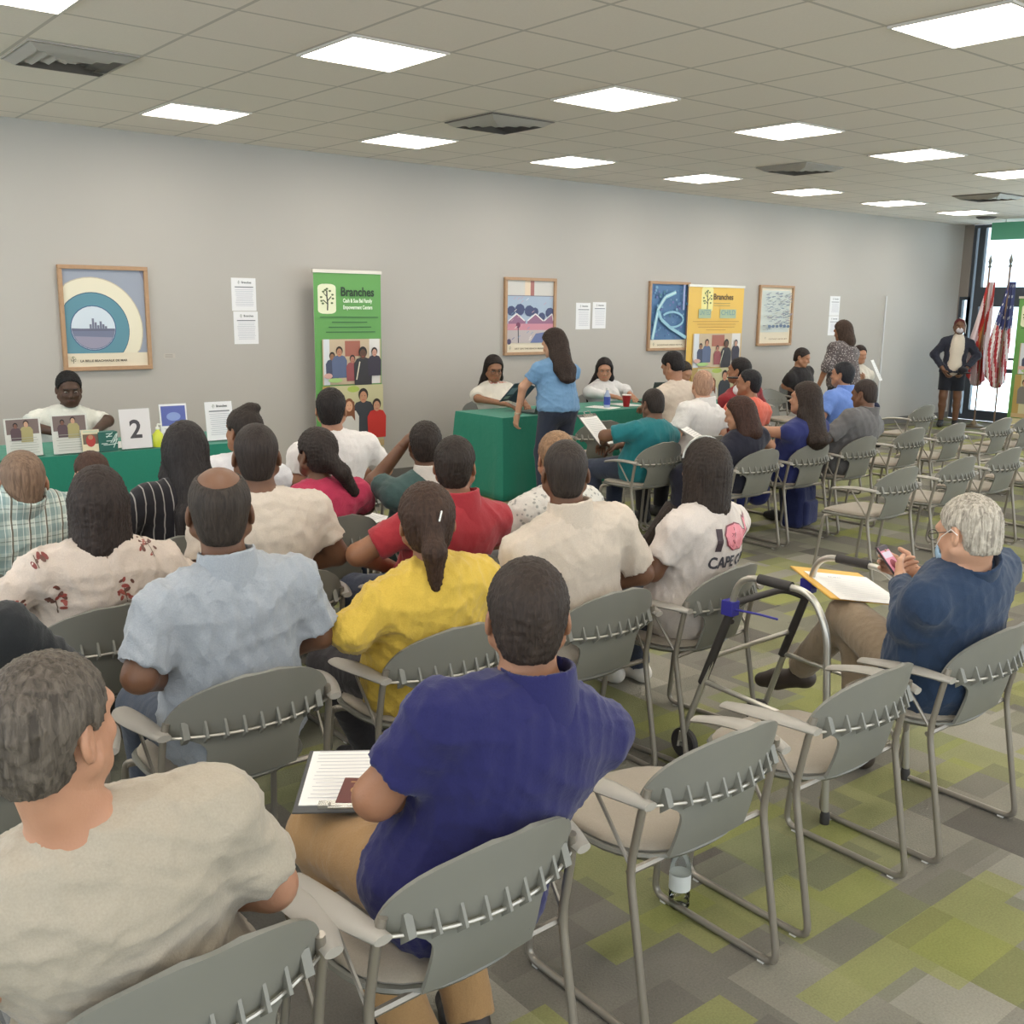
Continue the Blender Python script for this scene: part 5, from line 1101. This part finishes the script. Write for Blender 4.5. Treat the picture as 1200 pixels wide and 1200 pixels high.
person('helper in white leaning over the right table, face hidden behind the beige shirt man', (8.85, 8.2), (8.83, 7.82, 1.12), rz=PI, hp=-.5, skin_='mid', hair=('short', DK), top=dict(m=F('white_top2', (216, 216, 220)), sleeve=1.5, loose=True), bot=jeans, h=.014, arms='table', shoe=None, g=1.1, sw=.21)
ps, is_ = person('woman in a light blue T-shirt and dark jeans standing at the right table', (5.88, 6.70), (5.90, 6.80, 1.53), legs='stand', pel=(0, -.06, .86), hy=.35, hp=-.35, skin_='light', hair=('long', (58, 46, 40), None, .12), female=True, rz=-.1, g=1.0, sw=.175, h=.010, sc=1.05,
       top=dict(m=F('blue_tee', (112, 150, 186), wr=.4), sleeve=.6, amp=.006, loose=True, hem=-.02), bot=jeans, shoe=(80, 78, 80), arms='down', elb=[(-.26, .10, 1.05), (.30, .16, 1.12)], hnd=[(-.27, .16, .82), (.24, .38, .98)])
w_ = is_['W'][0]; MB().lathe([(.031, -.008), (.033, 0), (.031, .008)], c=tuple(w_), n=16).build('wrist_watch', mat('watch', (196, 176, 150), .3, .6), ps)
# --- far right group
person('person in black seated by the wall facing the room', (11.35, 8.3), (11.28, 8.02, 1.23), rz=PI, hp=-.35, hy=.3, skin_='mid', hair=('short', (56, 48, 46)), top=dict(m=F('black_top', (44, 42, 44)), sleeve=.8), bot=black_t, h=.016, face=False, g=1.1)
person('woman in a spotted grey blouse standing with her back to the camera', (10.42, 6.95), (10.5, 7.02, 1.60), legs='stand', pel=(0, -.08, .90), hp=-.3, skin_='tan', hair=('bob', (70, 54, 44)), female=True, top=dict(m=F('spotted_blouse', (92, 84, 84), pattern=p_spots(0, (196, 188, 184), 55, .28)), sleeve=1.3, loose=True, hem=-.2), bot=black_t, arms='down', h=.015, g=1.12, sw=.19)
p4, i4 = person('seated woman in a white jacket holding a paper near the wall', (12.1, 8.0), (12.1, 7.75, 1.27), rz=PI*.85, hp=-.2, skin_='mid', hair=('short', (50, 40, 38)), female=True, top=dict(m=F('white_jacket', (206, 200, 188)), sleeve=1.7, loose=True), bot=dict(m=F('navy_jeans', (34, 38, 62))), h=.015, arms='phone', g=1.1)
r = papers(11.85, 7.35, .98, .4, .2, .28, 'white paper held up by the seated woman in the white jacket', tilt=1.1)
pk, ik = person('child in a red beanie, dark jacket and white top standing by the glass doors', (15.0, 8.03), (15.02, 8.0, 1.62), legs='stand', pel=(0, 0, .82), rz=2.15, skin_='brown', hair=('cap', (104, 42, 48)), top=dict(m=F('dark_jacket', (44, 46, 58)), sleeve=1.8, hem=0), bot=dict(m=F('dark_shorts', (38, 40, 48)), len=-.25, name='shorts'), arms='down', h=.012, sw=.17, sc=1.02, shoe=(36, 36, 38),
       kne=[(-.10, .01, .46), (.10, .02, .46)], elb=[(-.32, -.02, 1.08), (.28, .0, 1.08)], hnd=[(-.16, .12, .86), (.14, .14, .86)], name='person')
q = ik['q']; tp = ik['tp']; sdf_obj('face_mask', [EL(q((0, .078, -.05)), (.050, .045, .044), ik['M'], .02)], .006, mat('mask_grey', (196, 190, 196), .8), pk)
sdf_obj('shirt', [EL(tp(.66, 0, .034), (.12, .124, .27), ik['B'], .03), EL(tp(.22, 0, .04), (.12, .13, .2), ik['B'], .03)], .01, F('kid_white', (208, 196, 180)), pk)
m = MB().tube([q((.02, .06, .13)), q((-.05, .09, .10)), q((-.085, .03, .02)), q((-.08, .05, -.09))], .004, 5).build('headphone_cord', WHITEP, pk)
r = empty('cap', (14.92, 7.83, .86), 0, 'dark cap held in front of the child by the doors', 'cap'); sdf_obj('crown', [EL((0, 0, 0), (.08, .07, .06), None, .02)], .01, F('cap_dark', (36, 34, 40)), r); sdf_obj('peak', [EL((0, -.07, -.03), (.06, .06, .012), None, .02)], .008, F('cap_dark', (36, 34, 40)), r)
